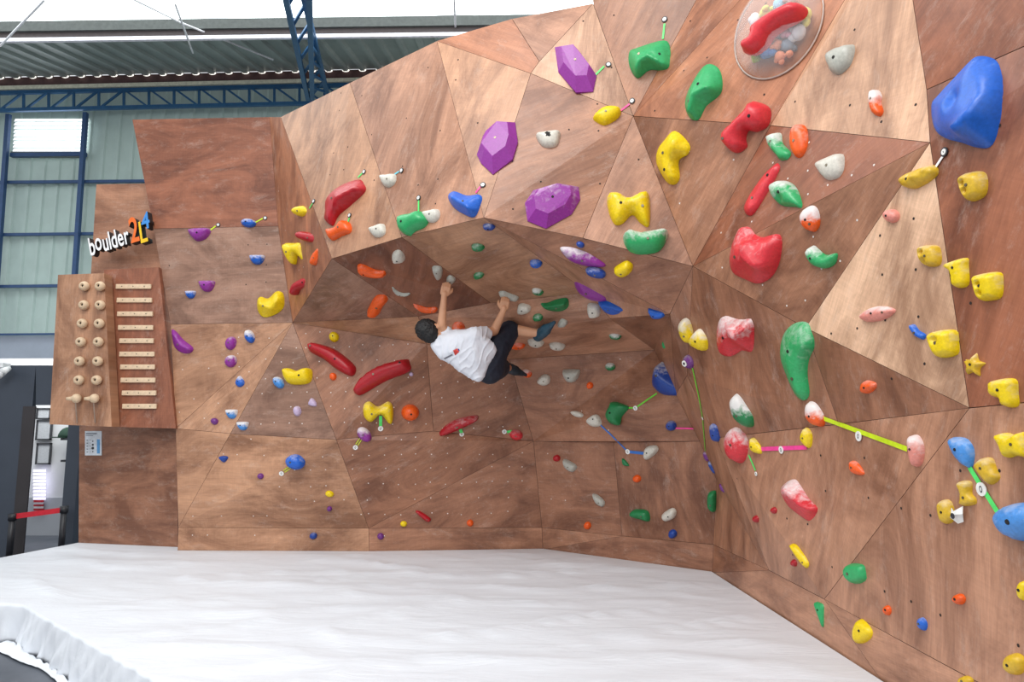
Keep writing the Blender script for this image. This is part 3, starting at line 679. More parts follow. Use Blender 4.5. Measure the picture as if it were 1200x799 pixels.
H('orange', ell(537, 385, 15, 15), .9, 'orange hold behind the climber\'s shoulder', 1)
H('navy', ell(573, 266, 15, 8, 5), .9, 'navy hold just under the lip at the middle of the overhang', 1)
H('dgreen', ell(560, 290, 16, 9, 5), .9, 'green hold on the roof, upper of two left of the navy holds', 1)
H('dgreen', ell(561, 323, 13, 8, -15), .9, 'green hold on the roof, lower of two above the right hand', 1)
H('blue', ell(628, 309, 15, 10, 5), .9, 'blue hold in the middle of the roof', 1)
H('grey', [(584, 343), (590, 341), (597, 344), (607, 348), (606, 353), (598, 352), (589, 350)], .9, 'white jug gripped by the climber\'s right hand', 0)
H('dgreen', ell(630, 342, 14, 8, 15), .9, 'green hold above the wide green hold on the roof', 2)
H('white', [(607, 358), (612, 356), (621, 359), (620, 366), (612, 369), (606, 367)], .9, 'white hold right of the climber\'s right hand', 0)
H('dgreen', [(633, 357), (641, 356), (652, 352), (664, 351), (665, 361), (655, 366), (640, 364)], .9, 'wide green fin hold on the roof', 0, ridge=[(638, 361), (660, 357)])
H('dgreen', ell(630, 373, 12, 7), .9, 'small green hold below the wide green fin hold', 1)
H('grey', [(654, 379), (658, 374), (665, 377), (662, 383), (654, 383)], .9, 'white hold touched by the climber\'s shoe tip', 0)
H('white', ell(628, 401, 20, 12, 5), .9, 'white oval hold, left one under the climber\'s right shoe', 0)
H('white', ell(653, 405, 20, 11, 5), .9, 'white oval hold, right one under the climber\'s right shoe', 0)
H('orange', ell(607, 405, 18, 9, -5), .9, 'orange hold behind the climber\'s knee', 1)
H('purple', [(656, 292), (665, 290), (678, 293), (692, 299), (710, 312), (690, 313), (668, 306)], .6, 'upper long purple volume on the roof with a white chalked end', 2, **{**vk_, 'prof': 'ridge'})
H('navy', ell(680, 287, 10, 7, 20), .9, 'tiny blue hold above the upper purple roof volume', 0)
H('purple', [(672, 324), (685, 328), (698, 337), (712, 353), (692, 353), (676, 342)], .6, 'lower purple volume on the roof beside the light blue fin', 0, **{**vk_, 'prof': 'ridge'})
H('navy', ell(698, 320, 25, 12, 15), .9, 'navy hold between the two purple roof volumes', 1)
H('blue', [(700, 355), (710, 353), (720, 356), (732, 364), (718, 370), (707, 366)], .9, 'blue fin hold touching the lower purple roof volume', 0, ridge=[(704, 358), (726, 364)])
H('white', [(688, 358), (694, 356), (702, 359), (702, 371), (690, 372)], .9, 'white block hold left of the blue fin hold', 0, prof='block')
H('yellow', [(719, 316), (725, 311), (734, 307), (741, 312), (739, 320), (730, 325), (722, 322)], .9, 'yellow heart shaped hold on the roof edge', 0)
H('blue', [(759, 362), (768, 364), (778, 367), (776, 373), (765, 373)], .9, 'blue hold at the right end of the roof lip', 0)
H('dgreen', ell(721, 394, 15, 8, 5), .9, 'green and white hold on the rear roof panel', 2)
H('orange', ell(617, 438, 12, 9, 25), .9, 'orange hold right of the climber\'s lower shoe', 2)
H('white', [(629, 447), (637, 439), (644, 442), (643, 450), (635, 452)], .9, 'white hold right of the orange hold near the lower shoe', 0)
H('grey', half(669, 441, 20, 15), .9, 'white jug with a black rubber scuff above it', 0)
H('orange', ell(691, 452, 8, 8), .9, 'tiny orange hold right of the scuffed white jug', 0)
H('dgreen', ell(715, 430, 12, 9, 10), .9, 'green hold below the rear roof fold', 2)
H('green', ell(778, 404, 6, 9), .9, 'tiny green hold above the blue pyramid volume', 0, ridge=[(780, 424), (770, 448)])
H('navy', [(762, 447), (766, 430), (779, 420), (784, 421), (791, 438), (797, 459), (775, 461), (764, 453)], 1.1, 'blue pyramid volume in the inner corner', 2, prof='ridge', cat='wall volume', name='wall_volume')
H('dgreen', [(710, 486), (715, 476), (719, 470), (732, 474), (735, 478), (726, 487), (723, 497), (713, 495)], .9, 'green curved hold at the left end of the zigzag green tape', 0)
H('white', ell(676, 485, 14, 7, 15), .9, 'small white and red hold left of the blue tape', 0)
H('white', [(687, 493), (698, 485), (703, 491), (701, 498), (692, 499)], .9, 'white block hold at the upper end of the blue tape', 0, prof='block')
H('white', [(754, 534), (757, 524), (768, 522), (770, 529), (758, 539)], .9, 'white block hold at the lower end of the blue tape', 0, prof='block')
H('navy', ell(786, 499, 12, 12), .9, 'round navy hold at the left end of the short pink tape', 1)
H('crimson', ell(652, 537, 8, 8), .9, 'tiny red hold left of the dark topped white hold', 0)
H('grey', [(660, 538), (668, 541), (675, 546), (673, 552), (668, 553), (661, 547)], .9, 'white slanted hold with a dark top on the lower back wall', 0)
H('dgreen', [(729, 537), (734, 541), (737, 546), (730, 545)], .9, 'tiny green chip below the blue tape', 0)
H('orange', ell(746, 561, 9, 9), .9, 'small orange hold below the blue tape', 0)
H('grey', [(694, 579), (701, 581), (708, 588), (706, 594), (698, 590)], .9, 'white slanted hold lower right of the dark topped one', 0)
H('dgreen', [(738, 601), (744, 597), (758, 599), (760, 611), (750, 609), (740, 606)], .9, 'green fan hold low on the back wall', 0)
H('white', [(775, 604), (787, 596), (792, 600), (790, 607), (780, 611)], .9, 'white hold right of the green fan hold', 0)
H('navy', ell(788, 626, 10, 10), .9, 'small round navy hold low near the corner', 0)
H('orange', ell(688, 616, 8, 9), .9, 'tiny orange hold above the right kick board', 0)
H('dgreen', [(829, 580), (834, 576), (839, 578), (839, 597), (835, 600), (829, 594)], .9, 'upright green hold at the inner corner crease', 0)
H('violet', [(824, 530), (829, 529), (832, 537), (830, 541), (826, 538)], .9, 'purple sliver hold at the lower end of the long green tape', 1)
H('navy', [(830, 541), (834, 541), (839, 552), (837, 555), (832, 549)], .9, 'blue sliver hold below the purple sliver hold', 1)
H('violet', [(843, 567), (847, 570), (852, 578), (845, 575)], .9, 'purple spike hold above the upright green hold', 0)

# black patch of the white hold
q0, n0 = hitwall(640.5, 163.5)
tc = wh.matrix_world
mb = MB()
loc_z = max(vv.co.z for vv in wh.data.vertices)
pts = [(-.05, .02), (-.02, .045), (0, .03), (.02, .03), (.022, -.01), (.035, -.02), (.01, -.045), (-.015, -.03), (-.035, -.035), (-.03, 0)]
mb.add([Vector((x * .55, y * .5, loc_z * .80)) for x, y in pts] + [Vector((x * .55, y * .5, loc_z * 1.03)) for x, y in pts],
       [tuple(range(9, -1, -1)), tuple(range(10, 20))] + [(i, (i + 1) % 10, 10 + (i + 1) % 10, 10 + i) for i in range(10)])
pt = mesh_obj('black_patch', mb.v, mb.f, HOLE); pt.parent = wh

# ---- route markers
marker('green', [((777, 46), (779, 28))], (779, 23), 'green tape with round tag above the top green hooked hold')
marker('green', [((698, 88), (708, 78))], (713, 76), 'green tape with round tag right of the topmost purple volume')
marker('pink', [((726, 131), (738, 122))], (741, 118.5), 'pink tape with round tag at the small yellow leaf hold')
marker('pink', [((558, 226), (563, 219))], (566, 217), 'pink tape with round tag at the blue shark tooth hold')
marker('green', [((420, 208), (425, 203))], (427, 201.5), 'green tape with round tag above the red boomerang hold')
marker('green', [((408, 261), (410, 255))], (410, 252.5), 'green tape with round tag above the orange horned hold')
marker('green', [((363, 244), (367, 238))], (368, 236), 'green tape with round tag at the yellow potato hold')
marker('cyan', [((462, 205), (468, 201))], (471, 200), 'light blue tape with round tag at a white headwall hold')
marker('green', [((491, 248), (491, 235))], (491, 232), 'green tape with round tag above the green mitten hold')
marker('lime', [((245, 271), (253, 265))], (256, 263.5), 'yellow tape with round tag right of the purple hold, top left')
marker('lime', [((299, 261), (308, 256))], (311, 255.5), 'yellow tape with round tag right of the blue hold, top left')
marker('white', [((1096, 198), (1106, 183))], (1108, 178), 'white tape with round tag above the ochre caterpillar hold', r=.02, wd=.012)
marker('lime', [((342, 546), (333, 552), -.007)], (330, 554.5), 'lime tape with white tag at the blue round hold', False, r=.024)
marker('lime', [((423, 514), (418, 521), -.007)], (416.5, 524), 'lime tape with white tag below the purple shell hold', False, r=.024)
marker('green', [((446, 487), (446, 499), .03)], (446, 502), 'green tape with white tag below the yellow butterfly hold', False, r=.026)
marker('green', [((539, 502), (541, 507), .03)], (541, 509), 'green tape with white tag below the slim red hold', False, r=.024)
marker('green', [((600, 505), (594, 506), .026)], (591, 505.5), 'green tape with white tag left of the red nubby hold', False, r=.024)
marker('grass', [((735, 478), (745, 478)), ((745, 478), (770, 461))], (745, 478), 'zigzag green tape joining the green curved hold to the blue pyramid', False, r=.022)
marker('blue', [((702, 496), (716, 509)), ((716, 509), (735, 528)), ((735, 529), (755, 531), .026)], (736, 529), 'blue tape joining two white block holds', False, r=.024)
marker('pink', [((792, 501.5), (813, 502))], (789, 498), 'short pink tape right of the round navy hold', False, r=.006)
marker('grass', [((812, 431), (819, 462)), ((819, 462), (824, 490)), ((824, 490), (827, 528))], (824, 490), 'long green tape running down the inner corner', False, r=.013, wd=.012)
marker('green', [((878, 533), (886, 551))], (887, 555), 'green tape below the red oval hold', False, r=.014, wd=.014)
marker('pink', [((893, 526), (946, 524))], (916.5, 527), 'pink tape with white tag joining two small yellow holds', False, r=.024, wd=.026)
marker('lime', [((963, 489), (1064, 526))], (1007.5, 511), 'long lime tape with white tag joining two chalked holds', False, r=.026, wd=.024)
marker('green', [((1137, 547), (1171, 601))], (1152, 573), 'bright green tape with white tag joining two light blue holds', False, r=.027, wd=.022)
# ring on the small purple hold

# white washer ring on the small purple corner hold
hh = HOLDS['small purple hold at the upper end of the long green tape']
mb = MB(); zt_ = max(vv.co.z for vv in hh.data.vertices); mb.tube((0, 0, zt_ * .9), (0, 0, zt_ + .003), .024, .024, 16); wr_ = mesh_obj('washer', mb.v, mb.f, TAGW); wr_.parent = hh
mb = MB(); mb.tube((0, 0, zt_), (0, 0, zt_ + .005), .010, .010, 12); wr_ = mesh_obj('washer_hole', mb.v, mb.f, HOLE); wr_.parent = hh
# crumpled white label
q, n = onwall(1126, 602, .004); ux_, uy_ = basis(n)
def lw(px, py, lift): q_, n_ = onwall(px, py, lift); return q_
cl = empty('crumpled_label', q, 'crumpled white label with a dark print beside the lowest ochre hold', 'label')
mb = MB(); pts = [lw(1116, 598, .004), lw(1121, 595, .02), lw(1126, 599, .03), (lw(1131, 593, .008)), lw(1134, 602, .02), lw(1131, 611, .006), lw(1127, 613, .015), lw(1122, 606, .03), lw(1117, 604, .004)]
ct = lw(1126, 603, .04); mb.add(pts + [ct], [(i, (i + 1) % 9, 9) for i in range(9)]); o_ = mb.build('paper', TAGW, cl); sm_ = o_.modifiers.new('s', 'SOLIDIFY'); sm_.thickness = .002
mb = MB(); c_ = lw(1129, 604, .045); mb.tube(c_, c_ + n * .002, .012, .012, 12); mb.build('printed_number', TAGK, cl)
# clear dome with little soft shapes inside and a red hold bolted over it
q, n = hitwall(911, 33); Dd = (q - EYE).length; Rd = 50 * Dd / 800 * .98
ux_, uy_ = basis(n); dome = empty('clear_dome', q, 'clear acrylic dome full of small colourful shapes at the top of the wall', 'dome')
GLS, N, L, B = newmat('acrylic_clear'); B.inputs['Base Color'].default_value = (.93, .95, .97, 1); B.inputs['Roughness'].default_value = .04; B.inputs['IOR'].default_value = 1.12; B.inputs['Alpha'].default_value = .20; B.inputs['Specular IOR Level'].default_value = 1.0
def ringmesh(name, prof_, mt, par):
    nn_ = 40; vs = []; fs = []
    for r_, z_ in prof_:
        for k in range(nn_): vs.append(q + (ux_ * cos(2 * pi * k / nn_) + uy_ * sin(2 * pi * k / nn_) * 1.08) * r_ + n * z_)
    for j in range(len(prof_) - 1):
        for k in range(nn_): fs.append((j * nn_ + k, j * nn_ + (k + 1) % nn_, (j + 1) * nn_ + (k + 1) % nn_, (j + 1) * nn_ + k))
    o = mesh_obj(name, vs, fs, mt, None, True); under(o, par); return o
ds_ = [(Rd * cos(t * pi / 2 / 9) * .93, .01 + Rd * .48 * sin(t * pi / 2 / 9)) for t in range(10)]; ds_[-1] = (.001, ds_[-1][1])
ringmesh('shell', ds_, GLS, dome)
ringmesh('rim', [(Rd * .955, .004), (Rd * .955, .012), (Rd * .985, .010), (Rd * .985, .004)], plain('acrylic_rim', (180, 160, 150), .15), dome)
RC = {'lemon': (232, 226, 110), 'white': (232, 232, 236), 'pale_blue': (150, 196, 220), 'pink': (226, 150, 170), 'blue': (60, 120, 190), 'slate': (110, 124, 140), 'lime': (150, 180, 50), 'orange': (226, 140, 100), 'grey': (200, 200, 205)}
spots = [('white', 885, 24, 8, 'white soft shape at the left inside the dome'), ('lemon', 898, 15, 7, 'lemon soft shape above the red dome hold'), ('pale_blue', 913, 6, 8, 'pale blue soft shape at the top inside the dome'), ('white', 926, -1, 6, 'white soft shape at the very top inside the dome'),
         ('lemon', 941, 18, 9, 'lemon soft shape at the right end of the red dome hold'), ('lemon', 928, 29, 6, 'small lemon soft shape below the right end of the red dome hold'), ('grey', 936, 38, 8, 'light grey soft shape at the right inside the dome'), ('pink', 920, 38, 6, 'pink soft shape in the middle of the dome'),
         ('pink', 909, 40, 5, 'small pink soft shape beside the red dome hold'), ('slate', 923, 53, 7, 'slate soft shape at the lower right inside the dome'), ('orange', 911, 53, 6, 'orange soft shape in the lower middle of the dome'), ('blue', 899, 60, 9, 'blue soft shape at the bottom inside the dome'),
         ('lime', 886, 67, 6, 'lime soft shape at the lower left inside the dome'), ('orange', 914, 66, 6, 'orange soft shape at the bottom right inside the dome'), ('slate', 905, 47, 5, 'small slate soft shape under the red dome hold'), ('blue', 896, 51, 5, 'small blue soft shape under the red dome hold'), ('orange', 925, 63, 4, 'tiny orange soft shape at the right bottom of the dome')]
for nm, px, py, r_, lb in spots:
    z_ = .045; c_ = PP(px, py, q + n * z_, n); rr = r_ * Dd / 800; mb = MB(); mb.ball((0, 0, 0), rr, (1, .75, .85), 12, 9); mb.ball((rr * .6, 0, rr * .7), rr * .55, (1, .8, 1), 10, 8); mb.ball((-rr * .6, -.0, rr * .7), rr * .5, (1, .8, 1), 10, 8); mb.ball((rr * .1, -rr * .5, -.2 * rr), rr * .45, (1, .8, 1), 10, 8)
    o = mb.build('soft_toy', plain('toy_' + nm, RC[nm], .6), None, True); o.location = c_; o.rotation_euler = (px * .1, py * .2, px * .7); tag(o, lb, 'soft toy', 'soft shapes inside the clear dome')

o = H('red', [(869, 58), (872, 48), (880, 43), (882, 33), (900, 19), (920, 8), (933, 3), (941, 6), (942, 13), (934, 22), (916, 32), (904, 41), (896, 53), (885, 61), (876, 62)], 1.0, 'long red knobbed hold bolted over the clear dome', 0, bolts=0)
lift = Rd * .34
o.location = o.location + n * lift - (n * lift - ray(905, 30).normalized() * (n * lift).dot(n) / ray(905, 30).normalized().dot(n)) 
o.scale = (1 - lift / Dd * .9,) * 3
mb = MB(); mb.tube((0, 0, .005), (0, 0, -lift - .01), .02, .02, 12); pq = mesh_obj('mounting_stem', mb.v, mb.f, BOLT); pq.parent = o

# ================================================================== BOARDS, RUNGS, BALLS
RUNGM = plain('rung_wood', (222, 196, 164), .6, 0, .10, 30)
ordn = ['top', 'second', 'third', 'fourth', 'fifth', 'sixth', 'seventh', 'eighth', 'ninth', 'bottom']
for i, (x0, x1, y) in enumerate([(137, 178, 336), (138, 179, 352), (138.5, 180, 368), (139.5, 180.5, 384), (141, 181, 399.5), (141, 182, 415), (142, 182.5, 430), (142.5, 183, 445.5), (144, 184, 460.5), (144.5, 184.5, 476)]):
    a = P(x0, y, 7.04); b = P(x1, y, 7.04)
    mb = MB(); mb.bar(a + Vector((0, -.013, 0)), b + Vector((0, -.013, 0)), .025, .05)
    o = mb.build('campus_rung', RUNGM, None, loc=(a + b) / 2)
    bv = o.modifiers.new('bevel', 'BEVEL'); bv.width = .005; bv.segments = 2
    for s_ in (-.32, 0, .32):
        s = MB(); c_ = (a + b) / 2 - o.location + (b - a) * s_; s.tube(c_ + Vector((0, -.024, 0)), c_ + Vector((0, -.0275, 0)), .006, .006, 8)
        q_ = mesh_obj('screw', s.v, s.f, BOLT); q_.parent = o
    tag(o, 'pale wooden rung on the reddish board, %s of the ten' % ordn[i], 'rung', 'campus rungs')
BALLM = plain('ball_wood', (214, 188, 156), .55, 0, .1, 30)
rows = ['top', 'second', 'third', 'fourth', 'fifth', 'sixth']
for col, side in ((0, 'left'), (1, 'right')):
    for r_, (xl, xr, y) in enumerate([(100.5, 119, 336), (100, 119, 358), (98.2, 118, 379.5), (96.5, 117, 401), (95, 116.3, 423.5), (94.3, 115, 445.5)]):
        c_ = P((xl, xr)[col] + .5, y, 6.87); R_ = .047
        mb = MB(); prof = [(.0, 0), (.030, 0), (.044, .012), (.050, .032), (.044, .054), (.030, .068), (.016, .072), (.015, .045), (0, .045)]
        n = 18; vs = []
        for rr, zz in prof[1:-1]:
            for k in range(n): vs.append(Vector((rr * cos(2 * pi * k / n), -zz, rr * sin(2 * pi * k / n))))
        fs = [tuple(range(n))]
        for j in range(len(prof) - 3):
            for k in range(n): fs.append((j * n + k, (j + 1) * n + k, (j + 1) * n + (k + 1) % n, j * n + (k + 1) % n))
        fs.append(tuple((len(prof) - 3) * n + k for k in range(n - 1, -1, -1)))
        o = mesh_obj('wooden_ball_grip', vs, fs, BALLM, None, True); o.location = c_
        h = MB(); h.tube((0, -.0445, 0), (0, -.0495, 0), .0145, .0145, 12); q_ = mesh_obj('bolt_hole', h.v, h.f, HOLE); q_.parent = o
        tag(o, 'wooden ball grip with dark bolt hole, %s column, %s from the top' % (side, rows[r_]) if r_ else 'wooden ball grip with dark bolt hole, top of the %s column' % side, 'ball grip', 'wooden ball grips')
    c_ = P((92, 113)[col], 467, 6.87)
    mb = MB(); mb.ball((.01, -.05, 0), .046, (1, .9, 1), 14, 10); mb.tube((0, -.05, 0), (-.075, -.075, -.004), .028, .014, 12)
    o = mb.build('wooden_cone_grip', BALLM, None, True); o.location = c_
    s = MB(); s.tube((.01, -.06, -.03), (.012, -.012, -.24), .006, .006, 6); q_ = mesh_obj('hanging_cord', s.v, s.f, plain('cord_grey', (150, 130, 115), .8)); q_.parent = o
    tag(o, 'wooden cone shaped grip at the bottom of the %s column' % side, 'cone grip', 'wooden cone grips')

# ================================================================== SIGN
def letter(ch, size, depth, face, side, parent, org, ux, uy, nn, dx, dy, sxk=1.0, shear=0):
    cu = bpy.data.curves.new('glyph', 'FONT'); cu.body = ch; cu.size = size; cu.extrude = depth / 2; cu.offset = size * .016
    t = bpy.data.objects.new('glyph', cu); COL.objects.link(t)
    bpy.context.view_layer.update()
    me = bpy.data.meshes.new_from_object(t.evaluated_get(bpy.context.evaluated_depsgraph_get()))
    COL.objects.unlink(t); bpy.data.objects.remove(t)
    wdt = max(vv.co.x for vv in me.vertices) if len(me.vertices) else size
    for vv in me.vertices:
        c = vv.co; vv.co = ux * ((c.x + shear * c.y) * sxk + dx) + uy * (c.y + dy) + nn * (c.z + depth / 2)
    me.materials.clear(); me.materials.append(face); me.materials.append(side)
    for p_ in me.polygons: p_.material_index = 0 if p_.normal.dot(nn) > .7 else 1
    me.update()
    for p_ in me.polygons: p_.material_index = 0 if p_.normal.dot(nn) > .7 else 1
    o = bpy.data.objects.new('sign_letter', me); COL.objects.link(o); o.parent = parent
    return o, wdt * sxk
SGW = plain('sign_white', (245, 246, 248), .35); SGK = plain('sign_black_edge', (22, 22, 26), .45)
so = P(111, 301.5, 7.12)
sign = empty('wall_sign', so, 'slanted boulder 24 sign in white, orange, yellow and blue letters on the plywood', 'sign')
ux = (P(154, 287.5, 7.10) - so).normalized(); nn = Vector((-.12, -1, -.03)).normalized(); nn = (nn - ux * nn.dot(ux)).normalized(); uy = nn.cross(ux)
uy = (uy - ux * 0).normalized()
x = 0
for k, ch in enumerate('boulder'):
    o, wd_ = letter(ch, .275, .075, SGW, SGK, sign, so, ux, uy, nn, x, (.03 if ch == 'o' else 0), .50, .12)
    x += wd_ + .006
for ch, s_, rgb, dx, dy, sk in (('2', .38, (240, 110, 30), x + .005, -.01, .55), ('L', .33, (250, 200, 20), x + .10, -.045, .55), ('4', .25, (60, 140, 215), x + .155, .09, .75)):
    letter(ch, s_, .085, plain('sign_%s' % ch.lower(), rgb, .35), SGK, sign, so, ux, uy, nn, dx, dy, sk, .2)

# poster
pc = [onwall(100, 505, .005)[0], onwall(119.5, 505, .005)[0], onwall(119.5, 533.5, .005)[0], onwall(100, 533.5, .005)[0]]
po = empty('notice_poster', (pc[2] + pc[3]) / 2, 'white notice poster with small print on the lower plywood beside the dark post', 'poster')
mb = MB(); poly_slab(mb, pc, .003); mb.build('sheet', plain('paper_white', (205, 210, 216), .6), po)
def onp(u, w_): return pc[0] + (pc[1] - pc[0]) * u + (pc[3] - pc[0]) * w_ + Vector((0, -.002, 0))
def prect(mb, u0, w0, u1, w1): mb.add([onp(u0, w0), onp(u1, w0), onp(u1, w1), onp(u0, w1)], [(3, 2, 1, 0)])
for rc in [(.06, .08, .72, .13), (.06, .17, .5, .2)] + [(.1, .36 + k * .12, .2, .40 + k * .12) for k in range(5)] + [(.28, .36 + k * .12, .36, .38 + k * .12) for k in range(5)]:
    mb = MB(); prect(mb, *rc); mb.build('printed_line', plain('ink_grey', (120, 124, 132), .6), po)
for k in range(4):
    mb = MB(); c_ = onp(.48, .42 + k * .14); mb.tube(c_ + Vector((0, .001, 0)), c_ + Vector((0, -.001, 0)), .007 + .004 * (k % 3)); mb.build('printed_icon', TAGK, po)
mb = MB(); prect(mb, .72, .34, .9, .92); mb.build('printed_bar', plain('ink_blue', (90, 150, 200), .6), po)

# ================================================================== MAT
FAB, N, L, B = newmat('mat_sheet_white')
tc = N.new('ShaderNodeTexCoord').outputs['Object']
n1 = noise_n(N, L, mapping(N, L, tc, (.7, 2.6, 1)), 1.5, 5, .55, 1.4); n2 = noise_n(N, L, mapping(N, L, tc, (2, 9, 2)), 1.6, 4, .5, 1.8)
ad = N.new('ShaderNodeMath'); ad.operation = 'MULTIPLY_ADD'; ad.inputs[1].default_value = .3; L.new(n2.outputs[0], ad.inputs[0]); L.new(n1.outputs[0], ad.inputs[2])
bp = N.new('ShaderNodeBump'); bp.inputs['Strength'].default_value = .30; bp.inputs['Distance'].default_value = .04; L.new(ad.outputs[0], bp.inputs['Height']); L.new(bp.outputs[0], B.inputs['Normal'])
B.inputs['Base Color'].default_value = lin((224, 228, 234)); B.inputs['Roughness'].default_value = .5
mat = empty('crash_mat', (0, 4, 0), 'wide crash mat under a creased white sheet below the climbing wall', 'mat')
A_ = PZ(27, 708, ZM); Bf = PZ(190, 799, ZM); dirf = (Bf - A_).normalized()
ML = PZ(0, 706, ZM); dl = (ML - A_).normalized()
far = A_ + dl * 3.0; fr = A_ + dirf * 4.6
lb = PZ(92, 636.5, ZM); dlb = (PZ(0, 654, ZM) - lb).normalized(); lb2 = lb + dlb * 2.2
ins_ = -.004
bot = [V['b6'], V['b4'], V['b3'], V['b2'], V['b1'], V['b1'] + Vector((-.03, .15, 0)), bR, V['bL']]
ring = [lb2, far, A_, fr, Vector((V['b6'].x - .012, fr.y, ZM))] + [Vector((q.x - (.012 if q.y < 6.5 else 0), q.y - .012, ZM)) for q in bot] 
loop = [Vector((q.x, q.y)) for q in ring]
dense = []
for i in range(len(loop)):
    a = loop[i]; b = loop[(i + 1) % len(loop)]; k = max(1, int((b - a).length / .07)); dense += [a.lerp(b, j / k) for j in range(k)]
if sum(dense[i - 1].x * dense[i].y - loop[0].y * 0 - dense[i].x * dense[i - 1].y for i in range(len(dense))) < 0: dense.reverse()
lp = [tuple(q) for q in loop]; ins2 = []
y = 0.5
while y < 7.6:
    x = -7
    while x < 2.2:
        if in_poly(x, y, lp) and min(seg_d(x, y, lp[i - 1], lp[i]) for i in range(len(lp))) > .05: ins2.append(Vector((x, y)))
        x += .085
    y += .075
res = delaunay_2d_cdt(dense + ins2, [], [tuple(range(len(dense)))], 1, 1e-5)
vs = []
for a in res[0]:
    ed = min(seg_d(a.x, a.y, lp[i - 1], lp[i]) for i in range(len(lp))); f = min(1, ed / .35)
    q = Vector((a.x * .55 + a.y * .25, a.y * 2.1 - a.x * .35, 1.3))
    h = 1 - abs(noise.noise(q * 1.3)) * 2.2; h2 = 1 - abs(noise.noise(q * 2.9 + Vector((5, 3, 1)))) * 2.4
    vs.append(Vector((a.x, a.y, ZM + f * (.030 * max(0, h) ** 5 + .010 * max(0, h2) ** 5 + .012 * noise.noise(q * .7)))))
o = mesh_obj('mat_cover', vs, [tuple(f) for f in res[2]], FAB, None, True); under(o, mat)
# draped side with pleats
def outn(d):
    n_ = Vector((d.y, -d.x, 0)); return n_ if n_.dot(s_c - Vector((0, 4, 0))) > 0 else -n_
s_c = Vector((-3.4, 3, 0)); d1_ = (A_ - far).normalized(); d2_ = dirf; n1_ = outn(d1_); n2_ = outn(d2_)
n1_ = n1_ if n1_.y < 0 else -n1_
n2_ = n2_ if n2_.x < 0 else -n2_
L1_ = (A_ - far).length; L2_ = 4.6; nx = int((L1_ + L2_) / .02); nz = 10; vs = []; fs = []
for i in range(nx + 1):
    s_ = (L1_ + L2_) * i / nx; base = far + d1_ * s_ if s_ < L1_ else A_ + d2_ * (s_ - L1_)
    t = max(0, min(1, (s_ - L1_) / .12 * .5 + .5)); nrm = (n1_ * (1 - t) + n2_ * t).normalized()
    for j in range(nz + 1):
        e = j / nz
        pl = noise.noise(Vector((s_ * 9 + e * 1.5, 2, e * .7))) * .035 + noise.noise(Vector((s_ * 24 - e, 6, e))) * .014
        vs.append(base + nrm * (e ** .7 * (.03 + pl * 1.3) + .010 * e) + Vector((0, 0, -(ZM - .004) * e)))
for i in range(nx):
    for j in range(nz):
        a = i * (nz + 1) + j; fs.append((a, a + 1, a + nz + 2, a + nz + 1))
o = mesh_obj('side_drape', vs, fs, FAB, None, True); under(o, mat)
so_ = o.modifiers.new('s', 'SOLIDIFY'); so_.thickness = .003
# loose hem on the floor
nx = 150; nz = 8; s0 = A_ - dirf * .02; d = dirf; nrm = Vector((d.y, -d.x, 0)); nrm = nrm if nrm.x < 0 or nrm.y < 0 else -nrm
if nrm.dot(Vector((1, 1, 0))) > 0: nrm = -nrm
vs = []; fs = []
for i in range(nx + 1):
    s_ = 4.2 * i / nx; wdt = .05 + .06 * noise.noise(Vector((s_ * 1.7, 3, 2))) + .10 * max(0, 1 - s_ * 1.3)
    for j in range(nz + 1):
        e = j / nz; hgt = .012 + .035 * abs(noise.noise(Vector((s_ * 7, e * 2.2, 4)))) * (1 - e * .6)
        vs.append(s0 + d * s_ + nrm * (.05 + wdt * e) + Vector((0, 0, -ZM + hgt)))
for i in range(nx):
    for j in range(nz):
        a = i * (nz + 1) + j; fs.append((a, a + 1, a + nz + 2, a + nz + 1))
o = mesh_obj('hem', vs, fs, FAB, None, True); under(o, mat); m_ = o.modifiers.new('s', 'SOLIDIFY'); m_.thickness = .003

# ================================================================== BUILDING
FLM, N, L, B = newmat('floor_grey')
tc = N.new('ShaderNodeTexCoord').outputs['Object']; n1 = noise_n(N, L, tc, 2.2, 6); r = ramp(N, .3, .7, lin((62, 68, 78)), lin((92, 96, 104))); L.new(n1.outputs[0], r.inputs[0]); L.new(r.outputs[0], B.inputs['Base Color']); B.inputs['Roughness'].default_value = .45
mb = MB(); mb.box(-14, 6, -6, 16, -.05, 0); o = mb.build('floor', FLM); o['kind'] = 'structure'
def fw(px, py, off=0):            # point on the far wall
    D0, D1 = P(0, 118, 12), P(360, 110, 11.75); d = Vector((D1.x - D0.x, D1.y - D0.y, 0)).normalized(); n = Vector((d.y, -d.x, 0))
    q = PP(px, py, D0, n); return q + n * off, d, n
CLAD = plain('cladding_grey_green', (176, 196, 190), .5, .05, .05, 3); CLAD2 = plain('cladding_blue_grey', (156, 166, 180), .55, 0, .05, 3)
STEEL = plain('steel_blue', (48, 98, 142), .45, .2, .1, 10); NAVY = plain('girt_navy', (48, 78, 120), .5, .1, .1, 10)
def corrugate(name, p0, d, n, length, z0, z1, mt, pitch=.27, rib=.03, up=None):
    mb = MB(); k = int(length / pitch); vs = []; 
    for i in range(k):
        for a, e in ((0, 0), (.62, 0), (.70, 1), (.92, 1)):
            vs.append((p0 + d * (i + a) * pitch + n * rib * e))
    vs.append(p0 + d * k * pitch)
    m = len(vs); u = up or Vector((0, 0, 1))
    V2 = [q + u * 0 for q in vs]; 
    if up is None: V2 = [Vector((q.x, q.y, z0)) for q in vs] + [Vector((q.x, q.y, z1)) for q in vs]
    else: V2 = vs + [q + up for q in vs]
    mb.add(V2, [(i, i + 1, m + i + 1, m + i) for i in range(m - 1)])
    o = mb.build(name, mt); s = o.modifiers.new('s', 'SOLIDIFY'); s.thickness = .01; return o
q0, fd, fn = fw(-70, 118); q1, _, _ = fw(660, 118)
